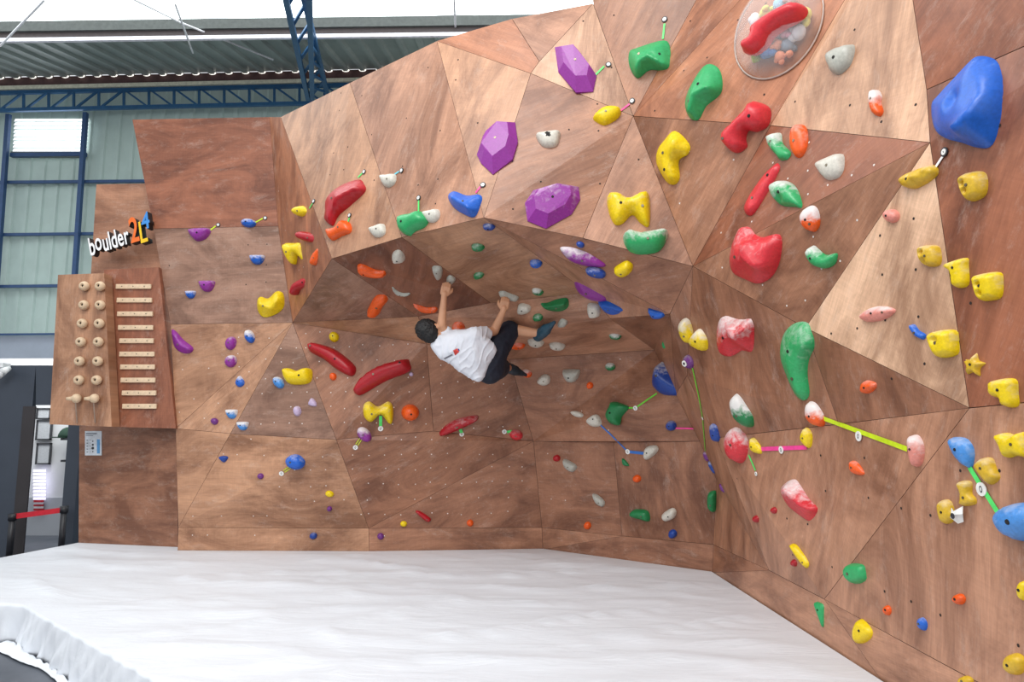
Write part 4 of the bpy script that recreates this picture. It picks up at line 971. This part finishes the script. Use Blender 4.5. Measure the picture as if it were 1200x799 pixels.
if fn.dot(EYE - q0) < 0: fn = -fn
zsplit = fw(0, 394)[0].z; zt = fw(0, 100)[0].z
LF = (q1 - q0).length
o = corrugate('wall_back', q0, fd, fn, LF, zsplit, zt, CLAD); o['kind'] = 'structure'
mb = MB(); a = q0 + fn * .04; b = q0 + fd * LF + fn * .04
mb.add([Vector((a.x, a.y, 0)), Vector((b.x, b.y, 0)), Vector((b.x, b.y, zsplit)), Vector((a.x, a.y, zsplit))], [(0, 1, 2, 3)])
o = mb.build('wall_back_lower', CLAD2); o['kind'] = 'structure'
def fbar(name, p, q, w_, mt, off=.12, h=None, parent=None):
    a = fw(*p)[0] + fn * off; b = fw(*q)[0] + fn * off; mb = MB(); mb.bar(a, b, w_, h or w_)
    return mb.build(name, mt, parent)
for i, (xa, ya, xb, yb, w_) in enumerate([(-60, 217, 300, 214, .05), (-60, 278, 300, 274, .05), (-60, 338, 300, 334, .05), (-60, 393.5, 250, 391, .035), (19, 185, 106, 184, .07)]):
    o = fbar('wall_girt', (xa, ya), (xb, yb), w_, NAVY); tag(o, ['horizontal blue rail on the far wall just above the sign board', 'horizontal blue rail on the far wall level with the sign', 'horizontal blue rail on the far wall level with the top ball grips', 'lowest thin blue rail on the far wall above the dark partition', 'short blue rail under the bright window'][i], 'rail', 'blue rails of the far wall')
for i, (xa, ya, xb, yb, w_) in enumerate([(20, 140, 2, 392, .07), (109, 138, 92, 392, .07)]):
    o = fbar('steel_post', (xa, ya), (xb, yb), w_, NAVY, .2); tag(o, ['blue steel post left of the bright window', 'blue steel post right of the bright window'][i], 'post', 'blue steel posts')
# bright louvred window
wv = [fw(21, 141)[0] + fn * .06, fw(107, 141)[0] + fn * .06, fw(104, 180)[0] + fn * .06, fw(19, 180)[0] + fn * .06]
mb = MB(); n_ = 9
for i in range(n_):
    t0 = i / n_; t1 = (i + .9) / n_
    a = wv[0].lerp(wv[3], t0); b = wv[1].lerp(wv[2], t0); c = wv[1].lerp(wv[2], t1); d = wv[0].lerp(wv[3], t1)
    mb.add([a, b, c + fn * .03, d + fn * .03], [(3, 2, 1, 0)])
o = mb.build('window_1', emis('daylight_sheet', (250, 252, 255), 1.25)); o['kind'] = 'structure'
mb = MB(); mb.bar(wv[3] + fn * .04 - Vector((0, 0, .06)), wv[2] + fn * .04 - Vector((0, 0, .06)), .06, .10); o = mb.build('window_1_sill', plain('sill_grey', (110, 118, 118), .6)); o['kind'] = 'structure'
# eave truss
tr = empty('eave_truss', fw(180, 128)[0] + fn * .3, 'blue lattice truss running along the far wall under the eave', 'truss')
def tp(x_, top): return (x_, (118.5 if top else 138.5) - x_ * .0225)
fbar('top_chord', tp(-60, 1), tp(470, 1), .06, STEEL, .3, parent=tr); fbar('bottom_chord', tp(-60, 0), tp(470, 0), .06, STEEL, .3, parent=tr)
x = -44; k = 0
while x < 460:
    fbar('web_member', tp(x, 1), tp(x, 0), .035, STEEL, .3, parent=tr)
    if x + 28.5 < 470:
        if x < 150: fbar('web_member', tp(x + 28, 1), tp(x + 1, 0), .032, STEEL, .3, parent=tr)
        else: fbar('web_member', tp(x + 1, 1), tp(x + 28, 0), .032, STEEL, .3, parent=tr)
    x += 28.7
# eave beam and bright flashing
def fstrip(name, y0, y1, mt, off, dep, x0=-70, x1=600, slope=-.0225):
    mb = MB(); a = [fw(x0, y0 + slope * x0)[0], fw(x1, y0 + slope * x1)[0], fw(x1, y1 + slope * x1)[0], fw(x0, y1 + slope * x0)[0]]
    a = [q + fn * off for q in a]; poly_slab(mb, a, dep, -fn * dep); o = mb.build(name, mt); return o
o = fstrip('trim_1', 111.5, 115.5, plain('flashing_cream', (238, 236, 214), .4), .34, .06); o['kind'] = 'structure'
o = fstrip('trim_2', 101, 111, plain('beam_brown', (92, 66, 66), .7), .30, .1); o['kind'] = 'structure'
# roof sheets
ROOF = plain('roof_sheet_underside', (160, 168, 164), .45, .2, .12, 1.2)
e0 = fw(-70, 101.5)[0] + fn * .3; e1 = fw(660, 86)[0] + fn * .3
g0 = P(-70, 50.5, 9.75); up_ = g0 - e0; up_.x = 0
o = corrugate('ceiling', e0, (e1 - e0).normalized(), Vector((0, 0, -1)), (e1 - e0).length, 0, 0, ROOF, .3, .05, up_); o['kind'] = 'structure'
# daylight through the ribs at the eave
i = 0; dl_ = (e1 - e0).normalized(); k = 0
GL = emis('daylight_gap', (255, 250, 240), 1.4)
mb = MB()
while i * .3 < (e1 - e0).length - .4:
    c_ = e0 + dl_ * ((i + .81) * .3) + up_ * .02 + Vector((0, 0, -.03)); mb.ball(c_, .05, (1.3, .3, .6), 8, 6); i += 1
o = mb.build('trim_3', GL); o['kind'] = 'structure'
t0 = e0 + up_; t1 = e0 + dl_ * (e1 - e0).length + up_
def rbox(name, y0, y1, D, mt, sl=-.013, dep=.12, x0=-80, x1=760):
    mb = MB(); pts = [P(x0, y0 + sl * x0, D), P(x1, y0 + sl * x1, D), P(x1, y1 + sl * x1, D), P(x0, y1 + sl * x0, D)]
    poly_slab(mb, pts, dep, Vector((0, dep, 0))); o = mb.build(name, mt); return o
o = rbox('trim_4', 44.5, 48.6, 9.25, plain('gutter_white', (236, 232, 240), .4), dep=.05); o['kind'] = 'structure'
o = rbox('ceiling_beam_a', 34, 44.6, 9.28, plain('beam_dark', (70, 62, 62), .7)); o.name = 'trim_5'; o['kind'] = 'structure'
o = rbox('trim_6', 25, 36.5, 9.24, plain('beam_grey', (84, 88, 86), .7), dep=.2); o['kind'] = 'structure'
# translucent roof sheets beyond the beam
a = [P(-90, 27.5, 9.5), P(800, 14, 9.5)]; 
mb = MB(); nx = 40; ny = 10; vs = []; fs = []
za = a[0].z
for j in range(ny + 1):
    for i in range(nx + 1):
        x_ = a[0].x + (a[1].x - a[0].x) * i / nx; y_ = 9.5 - 3.3 * j / ny; z_ = a[0].z + (a[1].z - a[0].z) * i / nx + .26 * 3.3 * j / ny
        vs.append(Vector((x_, y_, z_ + .04 * noise.noise(Vector((x_ * 1.7, y_ * 2, 0))))))
for j in range(ny):
    for i in range(nx): q = j * (nx + 1) + i; fs.append((q, q + 1, q + nx + 2, q + nx + 1))
o = mesh_obj('ceiling_skylight', vs, fs, emis('roof_daylight', (244, 253, 253), 3.0)); o['kind'] = 'structure'; o.name = 'window_2'
# rafter truss coming towards the viewer
rt = empty('rafter_truss', P(366, 113, 11.2), 'blue lattice rafter rising from the far eave towards the viewer', 'truss')
ch = [(P(361, 116, 11.2), P(331, -20, 7.3)), (P(366, 116, 11.2), P(362, -20, 7.1)), (P(383, 108, 11.2), P(352, -20, 7.6))]
def rbar(nm, a, b, w_):
    mb = MB(); mb.bar(a, b, w_); return mb.build(nm, STEEL, rt)
for a, b in ch: rbar('chord', a, b, .07)
for k in range(7):
    t = k / 7; t2 = (k + 1) / 7
    rbar('web_member', ch[0][0].lerp(ch[0][1], t), ch[2][0].lerp(ch[2][1], t2), .035); rbar('web_member', ch[1][0].lerp(ch[1][1], t2), ch[2][0].lerp(ch[2][1], t), .035)
# bracing rods
RODM = plain('rod_white', (226, 226, 230), .4)
for i, (p_, q_, lb_) in enumerate([(((0, 54, 9.0)), (52, 0, 7.6), 'thin pale brace rod crossing the roof at the far left'), ((211, 26, 9.0), (320, 70, 10.2), 'thin pale brace rod descending right towards the blue rafter'),
                                   ((150, -4, 7.4), (211, 26, 9.0), 'thin pale brace rod above the grey roof beam'), ((205, 4, 8.2), (226, 62, 9.6), 'short steep brace rod crossing the grey roof beam'),
                                   ((532, -4, 8.4), (534, 36, 9.4), 'short upright pale rod right of the roof sheets')]):
    a = P(*p_); b = P(*q_); mb = MB(); mb.tube(a, b, .014, .014, 6); o = mb.build('brace_rod', RODM, None, False, (a + b) / 2); tag(o, lb_, 'rod', 'roof brace rods')

# ================================================================== DARK PARTITION AND THE ROOM BEHIND
CH = plain('partition_charcoal', (56, 64, 76), .55, 0, .06, 4); CHD = plain('reveal_dark', (48, 44, 46), .6, 0, .1, 4)
DP = 7.75
def ybox(mb, x0, x1, ytop, ybot, D, dep, toz=None):
    a = [P(x0, ytop, D), P(x1, ytop, D), P(x1, ybot, D), P(x0, ybot, D)]
    a[1].x = max(a[1].x, a[2].x) if False else a[1].x
    if toz is not None:
        a[2] = Vector((a[1].x, D, toz)); a[3] = Vector((a[0].x, D, toz))
    poly_slab(mb, a, dep, Vector((0, dep, 0)))
mb = MB()
ybox(mb, -140, 42, 428, 600, DP, .06, 0); ybox(mb, 42.01, 97, 428, 474.5, DP, .06); ybox(mb, 82, 97, 474.5, 600, DP, .12, 0)
o = mb.build('wall_partition', CH); o['kind'] = 'structure'
mb = MB(); ybox(mb, 27, 31, 476, 600, DP - .012, .012, .0); ybox(mb, 31, 41.5, 476, 600, DP - .02, .02, .0); o = mb.build('door_1', CHD); o['kind'] = 'structure'
RW = plain('room_white', (222, 224, 226), .6, 0, .03, 3); RG = plain('room_grey', (176, 180, 186), .6, 0, .04, 3)
mb = MB(); ybox(mb, -60, 104, 420, 583, 9.6, .05); o = mb.build('wall_room', RW); o['kind'] = 'structure'
mb = MB(); ybox(mb, -60, 104, 583, 700, 9.58, .05, 0); o = mb.build('wall_room_lower', RG); o['kind'] = 'structure'
FR = plain('frame_dark', (60, 62, 66), .5); PAP = plain('certificate', (196, 200, 204), .5, 0, .1, 60)
for i, (x0, x1, y0, y1, lb_) in enumerate([(44, 59.5, 478, 491, 'framed certificate highest in the doorway'), (44, 60, 492, 515.5, 'framed certificate in the middle of the doorway column'), (44, 59, 519, 544, 'framed certificate lowest in the doorway column')]):
    a = P(x0, y0, 9.57); b = P(x1, y1, 9.57); c_ = Vector(((a.x + b.x) / 2, 9.57, (a.z + b.z) / 2)); f = empty('picture_frame', c_, lb_, 'picture', 'framed certificates')
    mb = MB(); t = .018
    mb.box(a.x, b.x, 9.55, 9.58, b.z, b.z + t); mb.box(a.x, b.x, 9.55, 9.58, a.z - t, a.z); mb.box(a.x, a.x + t, 9.55, 9.58, b.z, a.z); mb.box(b.x - t, b.x, 9.55, 9.58, b.z, a.z)
    mb.build('frame', FR, f)
    mb = MB(); mb.box(a.x + t, b.x - t, 9.565, 9.579, b.z + t, a.z - t); mb.build('paper', PAP, f)
for i, y in enumerate((514.5, 540)):
    a = P(71, y - 1.2, 9.3); b = P(90, y + 1.2, 9.3); mb = MB(); mb.box(a.x, b.x, 9.3, 9.58, b.z, a.z); o = mb.build('wall_shelf', FR, None, False, ((a.x + b.x) / 2, 9.44, b.z)); tag(o, ['upper dark shelf in the doorway, with the green cap on it', 'lower empty dark shelf in the doorway'][i], 'shelf', 'doorway shelves')
c_ = P(80, 513, 9.42); mb = MB(); mb.ball((0, 0, .0), .13, (1, .9, 1.15), 14, 10)
vs_ = [q for q in mb.v]
for q in mb.v:
    if q.z < 0: q.z = 0
o = mb.build('cap', plain('felt_green', (32, 62, 48), .8), None, True); o.location = c_
mb = MB(); mb.tube((-.06, -.04, .004), (-.06, -.04, .016), .12, .12, 16); b_ = mesh_obj('brim', mb.v, mb.f, plain('felt_green', (32, 62, 48), .8)); b_.parent = o
tag(o, 'dark green domed cap on the upper doorway shelf', 'cap')
# blind lit from behind and the red striped item under it
mb = MB()
for k in range(9):
    y = 550 + k * 4.1; a = P(39.5, y, 9.5); b = P(53, y + 2.6, 9.5); mb.box(a.x, b.x, 9.49, 9.51, b.z, a.z)
o = mb.build('window_3', emis('blind_daylight', (236, 232, 255), 1.0)); o['kind'] = 'structure'
mb = MB(); n_ = 4
a0 = P(40, 586, 9.3)
fl = empty('striped_towel', P(46, 598, 9.56), 'red and white striped cloth hanging under the doorway blind', 'cloth')
for nm, cc_, par in (('red_stripe', (190, 40, 50), 0), ('white_stripe', (225, 220, 222), 1)):
    mb = MB()
    for k in range(5):
        if k % 2 == par:
            a = P(40, 586 + k * 2.4, 9.56); b = P(50.5, 588.4 + k * 2.4, 9.56); mb.box(a.x, b.x, 9.55, 9.575, b.z, a.z)
    mb.build(nm, plain('cloth_' + nm, cc_, .7), fl)
# belt barrier
BK = plain('barrier_black', (30, 31, 36), .4)
br = empty('belt_barrier', Vector((P(75, 640, 7.55).x, 7.55, 0)), 'black post barrier with a red belt in front of the doorway', 'barrier')
for (x0, x1, yt) in ((72, 79, 594), (12, 18, 603)):
    a = P(x0, yt, 7.55); b = P(x1, yt, 7.55); c_ = (a.x + b.x) / 2; mb = MB(); mb.tube((c_, 7.55, .02), (c_, 7.55, a.z), .032, .032, 14); mb.tube((c_, 7.55, a.z - .06), (c_, 7.55, a.z + .01), .042, .042, 14); mb.build('post', BK, br, True)
    mb = MB(); mb.tube((c_, 7.55, .0), (c_, 7.55, .025), .17, .15, 20); mb.build('base', BK, br, True)
mb = MB(); mb.bar(P(17, 605, 7.55), P(73, 597.5, 7.55), .006, .055); mb.build('belt', plain('belt_red', (196, 26, 44), .6), br)
# twin emergency lamp at the left edge
le = empty('emergency_light', P(1, 430, 7.7), 'white twin spot emergency light on the charcoal partition at the left edge', 'light')
WP = plain('plastic_white', (226, 228, 228), .35)
a = P(-6, 427, 7.7); b = P(9, 431, 7.7); mb = MB(); mb.box(a.x, b.x, 7.62, 7.745, b.z, a.z + .01); mb.build('housing', WP, le)
for (x_, y_) in ((1, 438), (6, 434)):
    c_ = P(x_, y_, 7.6); mb = MB(); mb.tube(c_ + Vector((0, .06, .03)), c_ + Vector((-.01, -.03, -.02)), .025, .045, 14); mb.build('spot', WP, le, True)

area('room_fill', (P(40, 500, 8.9).x, 8.7, 2.9), (P(60, 520, 9.6).x, 9.6, 1.4), .8, .6, 22)  # added fill light to brighten the room behind the doorway, no visible fixture
# ================================================================== CLIMBER
def evaluate(o, name, mt, parent):
    dg = bpy.context.evaluated_depsgraph_get(); me = bpy.data.meshes.new_from_object(o.evaluated_get(dg)); COL.objects.unlink(o); bpy.data.objects.remove(o)
    me.name = name; me.materials.clear(); me.materials.append(mt)
    for p_ in me.polygons: p_.use_smooth = True
    n = bpy.data.objects.new(name, me); COL.objects.link(n); under(n, parent); return n
def fused(name, caps, balls, voxel, mt, parent, smooth=4, disp=None):
    mb = MB()
    for a, b, r1, r2 in caps:
        mb.tube(a, b, r1, r2, 16); mb.ball(a, r1, (1, 1, 1), 16, 10); mb.ball(b, r2, (1, 1, 1), 16, 10)
    for c_, r, sc, rot in balls:
        t = MB(); t.ball((0, 0, 0), r, sc, 20, 14); mb.add([Vector(c_) + rot @ q for q in t.v], t.f)
    o = mb.build(name, mt)
    m = o.modifiers.new('r', 'REMESH'); m.mode = 'VOXEL'; m.voxel_size = voxel; m.use_smooth_shade = True
    s = o.modifiers.new('s', 'SMOOTH'); s.factor = .5; s.iterations = smooth
    if disp:
        bpy.context.view_layer.update()
        n = evaluate(o, name, mt, parent)
        dd = [disp(vv.co.copy(), vv.normal.copy()) for vv in n.data.vertices]
        for vv, e in zip(n.data.vertices, dd): vv.co += e
        n.data.update(); return n
    bpy.context.view_layer.update()
    return evaluate(o, name, mt, parent)
SKIN = plain('skin', (205, 152, 118), .5, 0, .06, 12); HAIR = plain('hair_black', (16, 15, 17), .6, 0, .4, 60, .6)
SHIRT = plain('shirt_white', (216, 219, 227), .7, 0, .03, 8); SHORT = plain('shorts_navy', (24, 30, 46), .75, 0, .15, 12); SHOE = plain('shoe_dark', (34, 48, 58), .5, 0, .3, 14); SHOEB = plain('shoe_teal', (34, 70, 88), .5, 0, .2, 14)
I3 = Matrix.Identity(3)
def rotz(v_from, v_to): return Vector(v_from).rotation_difference(Vector(v_to)).to_matrix()
neck = P(517, 400, 5.72); head = P(505, 388.5, 5.74)
shL = P(524, 397, 5.78); shR = P(556, 394, 5.62)
chest = P(536, 407, 5.72); waist = P(556, 419, 5.72); hipc = P(573, 424, 5.80)
dL = hitwall(522, 332)[0].y - .12; dR = hitwall(591, 350)[0].y - .12
elL = P(517.5, 381, dL + .03); wrL = P(520.5, 347, dL); haL = P(524, 330, dL)
elR = P(579, 388, 5.80); wrR = P(590, 364, dR); haR = P(592.5, 350, dR)
hpR = P(580, 412, 5.82); hpL = P(574, 434, 5.84)
def WD(px, py, off): return P(px, py, hitwall(px, py)[0].y - off)
knR = P(598, 386, 5.98); anR = WD(634, 391, .17); toR = WD(655, 373, .10)
knL = P(588, 430, 6.10); anL = WD(596, 431, .20)
person = empty('person', waist, 'climber in white t-shirt and navy shorts hanging under the roof, back to the viewer', 'person')
body_caps = [(neck, head, .052, .06), (neck, chest, .06, .10), (shL, shR, .05, .05), (chest, waist, .10, .10), (waist, hipc, .10, .10),
             (shL, elL, .048, .038), (elL, wrL, .040, .025), (shR, elR, .05, .040), (elR, wrR, .041, .026),
             (hpR, knR, .085, .056), (knR, anR, .055, .034), (hpL, knL, .085, .056), (knL, anL, .055, .034)]
# feet inside the shoes
body_caps += [(anR, anR.lerp(toR, .3), .033, .030), (anL, anL.lerp(WD(608, 436, .12), .2), .033, .030)]
def hand(wr, ha, side, curl):
    """palm and five separate fingers that close over the hold"""
    d = (ha - wr).normalized(); view = (wr - EYE).normalized(); s = d.cross(view).normalized() * side; f = view
    pc_ = wr + d * .045; caps = [(wr, wr + d * .02, .026, .028)]
    kn = []
    for k in range(4):
        base = wr + d * .022 + s * (-.024 + .016 * k); kk = wr + d * (.082 - abs(k - 1.4) * .004) + s * (-.030 + .0195 * k); caps.append((base, kk, .016, .0125)); kn.append(kk)
    for k in range(4):
        ln = (.036, .042, .039, .031)[k]; a = kn[k]; b = a + d * ln * .85 + f * ln * .45; c_ = b + d * ln * .1 + f * ln * .85; e = c_ - d * ln * .35 + f * ln * .45
        caps += [(a, b, .0108, .0098), (b, c_, .0098, .009), (c_, e, .009, .0078)]
    tb = wr + d * .022 - s * .026; t1 = tb - s * .026 + d * .026 + f * .012; t2 = t1 + d * .028 + f * .014 - s * .004
    caps += [(tb, t1, .016, .0125), (t1, t2, .0125, .0095)]
    return caps
body_caps += hand(wrL, haL, 1, 1) + hand(wrR, haR, -1, 1)
hd = (head - neck).normalized()
look = Vector((.45, .85, .35)).normalized(); hu = (hd - look * hd.dot(look)).normalized(); hs = look.cross(hu)
Rh = Matrix((hs, look, hu)).transposed()
def hp(x_, y_, z_): return head + hs * x_ + look * y_ + hu * z_
balls = [(hp(0, -.005, .01), .098, (.80, .98, 1.05), Rh), (hp(0, .035, -.055), .062, (.85, .9, .9), Rh), (hp(0, .10, -.02), .016, (.8, 1.2, 1.5), Rh),
         (hp(0, .088, -.062), .018, (1.4, .6, .5), Rh), (hp(.080, .0, -.015), .03, (.35, .7, 1.1), Rh), (hp(-.080, .0, -.015), .03, (.35, .7, 1.1), Rh),
         (hp(0, .086, .022), .045, (1.2, .3, .3), Rh)]
body = fused('body', body_caps, balls, .0048, SKIN, person, 3)
mb = MB()
for s_ in (-1, 1):
    c_ = hp(.03 * s_, .091, .005); t = MB(); t.ball(c_, .011, (1, 1, 1), 10, 8); mb.add(t.v, t.f)
mb.build('eyes', plain('eye', (40, 30, 28), .2), person, True)
hair = fused('hair', [], [(hp(0, -.022, .026), .106, (.86, .98, 1.0), Rh), (hp(0, -.045, -.02), .088, (.86, .8, .9), Rh), (hp(0, .03, .075), .06, (1.05, .9, .6), Rh)], .005, HAIR, person, 2,
             lambda c, n: n * (.006 * noise.noise(c * 60) + .004 * noise.noise(c * 130)))
def fold(c, n):
    w_ = c - (chest); ax = (hipc - chest).normalized(); t = w_.dot(ax)
    q = c.copy(); return n * (.012 * (1 - abs(noise.noise(Vector((t * 16, c.x * 5 + c.z * 6, 1)))) * 2.5) ** 3 * .6 + .006 * noise.noise(c * 12))
ax_ = (hipc - chest).normalized(); sid = (shR - shL).normalized()
hem1 = P(573, 408, 5.66); hem2 = P(561, 436, 5.68)
def hull(mb, sph):
    bm_ = bmesh.new()
    for c_, rr in sph:
        t = MB(); t.ball(c_, rr, (1, 1, 1), 14, 10)
        for q in t.v: bm_.verts.new(q)
    g = bmesh.ops.convex_hull(bm_, input=bm_.verts); bmesh.ops.delete(bm_, geom=[e for e in g['geom_interior'] if isinstance(e, bmesh.types.BMVert)], context='VERTS')
    bm_.verts.ensure_lookup_table(); ix = {q: i for i, q in enumerate(bm_.verts)}
    mb.add([q.co.copy() for q in bm_.verts], [tuple(ix[q] for q in f.verts) for f in bm_.faces]); bm_.free()
def cloth(name, hulls, mt, disp, sm=5):
    mb = MB()
    for s_ in hulls: hull(mb, s_)
    o = mb.build(name, mt); m = o.modifiers.new('r', 'REMESH'); m.mode = 'VOXEL'; m.voxel_size = .007; m.use_smooth_shade = True
    s = o.modifiers.new('s', 'SMOOTH'); s.factor = .5; s.iterations = sm
    bpy.context.view_layer.update(); n = evaluate(o, name, mt, person)
    dd = [disp(q.co.copy(), q.normal.copy()) for q in n.data.vertices]
    for q, e in zip(n.data.vertices, dd): q.co += e
    n.data.update(); return n
nk = neck.lerp(chest, .12)
shirt = cloth('t_shirt', [[(nk, .07), (shL, .068), (P(511, 404, 5.72), .05), (shR, .07), (chest, .125), (P(519, 414, 5.70), .055), (waist, .125)],
                          [(shR, .075), (chest, .125), (waist, .13), (P(537, 425, 5.70), .06), (P(560, 441, 5.70), .045), (P(574, 409, 5.68), .055), (P(560, 402, 5.68), .08)],
                          [(shL, .068), (shL.lerp(elL, .4), .060)], [(shR, .078), (shR.lerp(elR, .5), .062)]], SHIRT, fold)
shorts = cloth('shorts', [[(waist.lerp(hipc, .6), .12), (hpR, .115), (hpL, .12), (hipc, .125)], [(hpR, .115), (knR.lerp(hpR, .05), .092), (hipc, .11)], [(hpL, .12), (knL.lerp(hpL, .15), .09), (hipc, .11)]], SHORT,
               lambda c, n: n * (.008 * noise.noise(c * 11) + .003 * noise.noise(c * 30)))
def shoe(an, toe, nm, mt):
    d = (toe - an).normalized(); L_ = .25; st_ = an - d * .05
    return fused(nm, [(an, an + d * .03, .048, .052), (st_, st_ + d * .13, .048, .050), (st_ + d * .13, st_ + d * .23, .048, .024), (st_ + d * .2, st_ + d * .27, .026, .016)], [], .005, mt, person, 3)
s1_ = shoe(anR, toR, 'shoe', SHOEB); s1_['label'] = 'teal and black climbing shoe'
s2_ = shoe(anL, WD(608, 436, .12), 'shoe', SHOE)
# print on the back of the shirt, laid on the cloth
dg = bpy.context.evaluated_depsgraph_get()
bvh = BVHTree.FromPolygons([vv.co.copy() for vv in shirt.data.vertices], [tuple(p_.vertices) for p_ in shirt.data.polygons])
def oncloth(px, py):
    d = ray(px, py).normalized(); h = bvh.ray_cast(EYE, d); return None if h[0] is None else h[0] + h[1].normalized() * .003
def decal(pts, rgb, nm):
    q = [oncloth(*p_) for p_ in pts]
    if any(z is None for z in q): return
    mb = MB(); mb.add(q, [tuple(range(len(q)))]); o = mesh_obj(nm, mb.v, mb.f, plain('print_%s' % nm, rgb, .6)); under(o, shirt) if False else None
    o.parent = shirt
decal([(531, 410.5), (536, 408), (538.5, 412), (533.5, 416.5)], (200, 60, 50), 'printed_badge')
decal([(534, 409.5), (538, 408.5), (538.8, 411), (535.5, 412)], (60, 70, 130), 'printed_corner')
decal([(520, 419.5), (530, 414.5), (531, 416), (521.5, 421)], (120, 120, 130), 'printed_line')
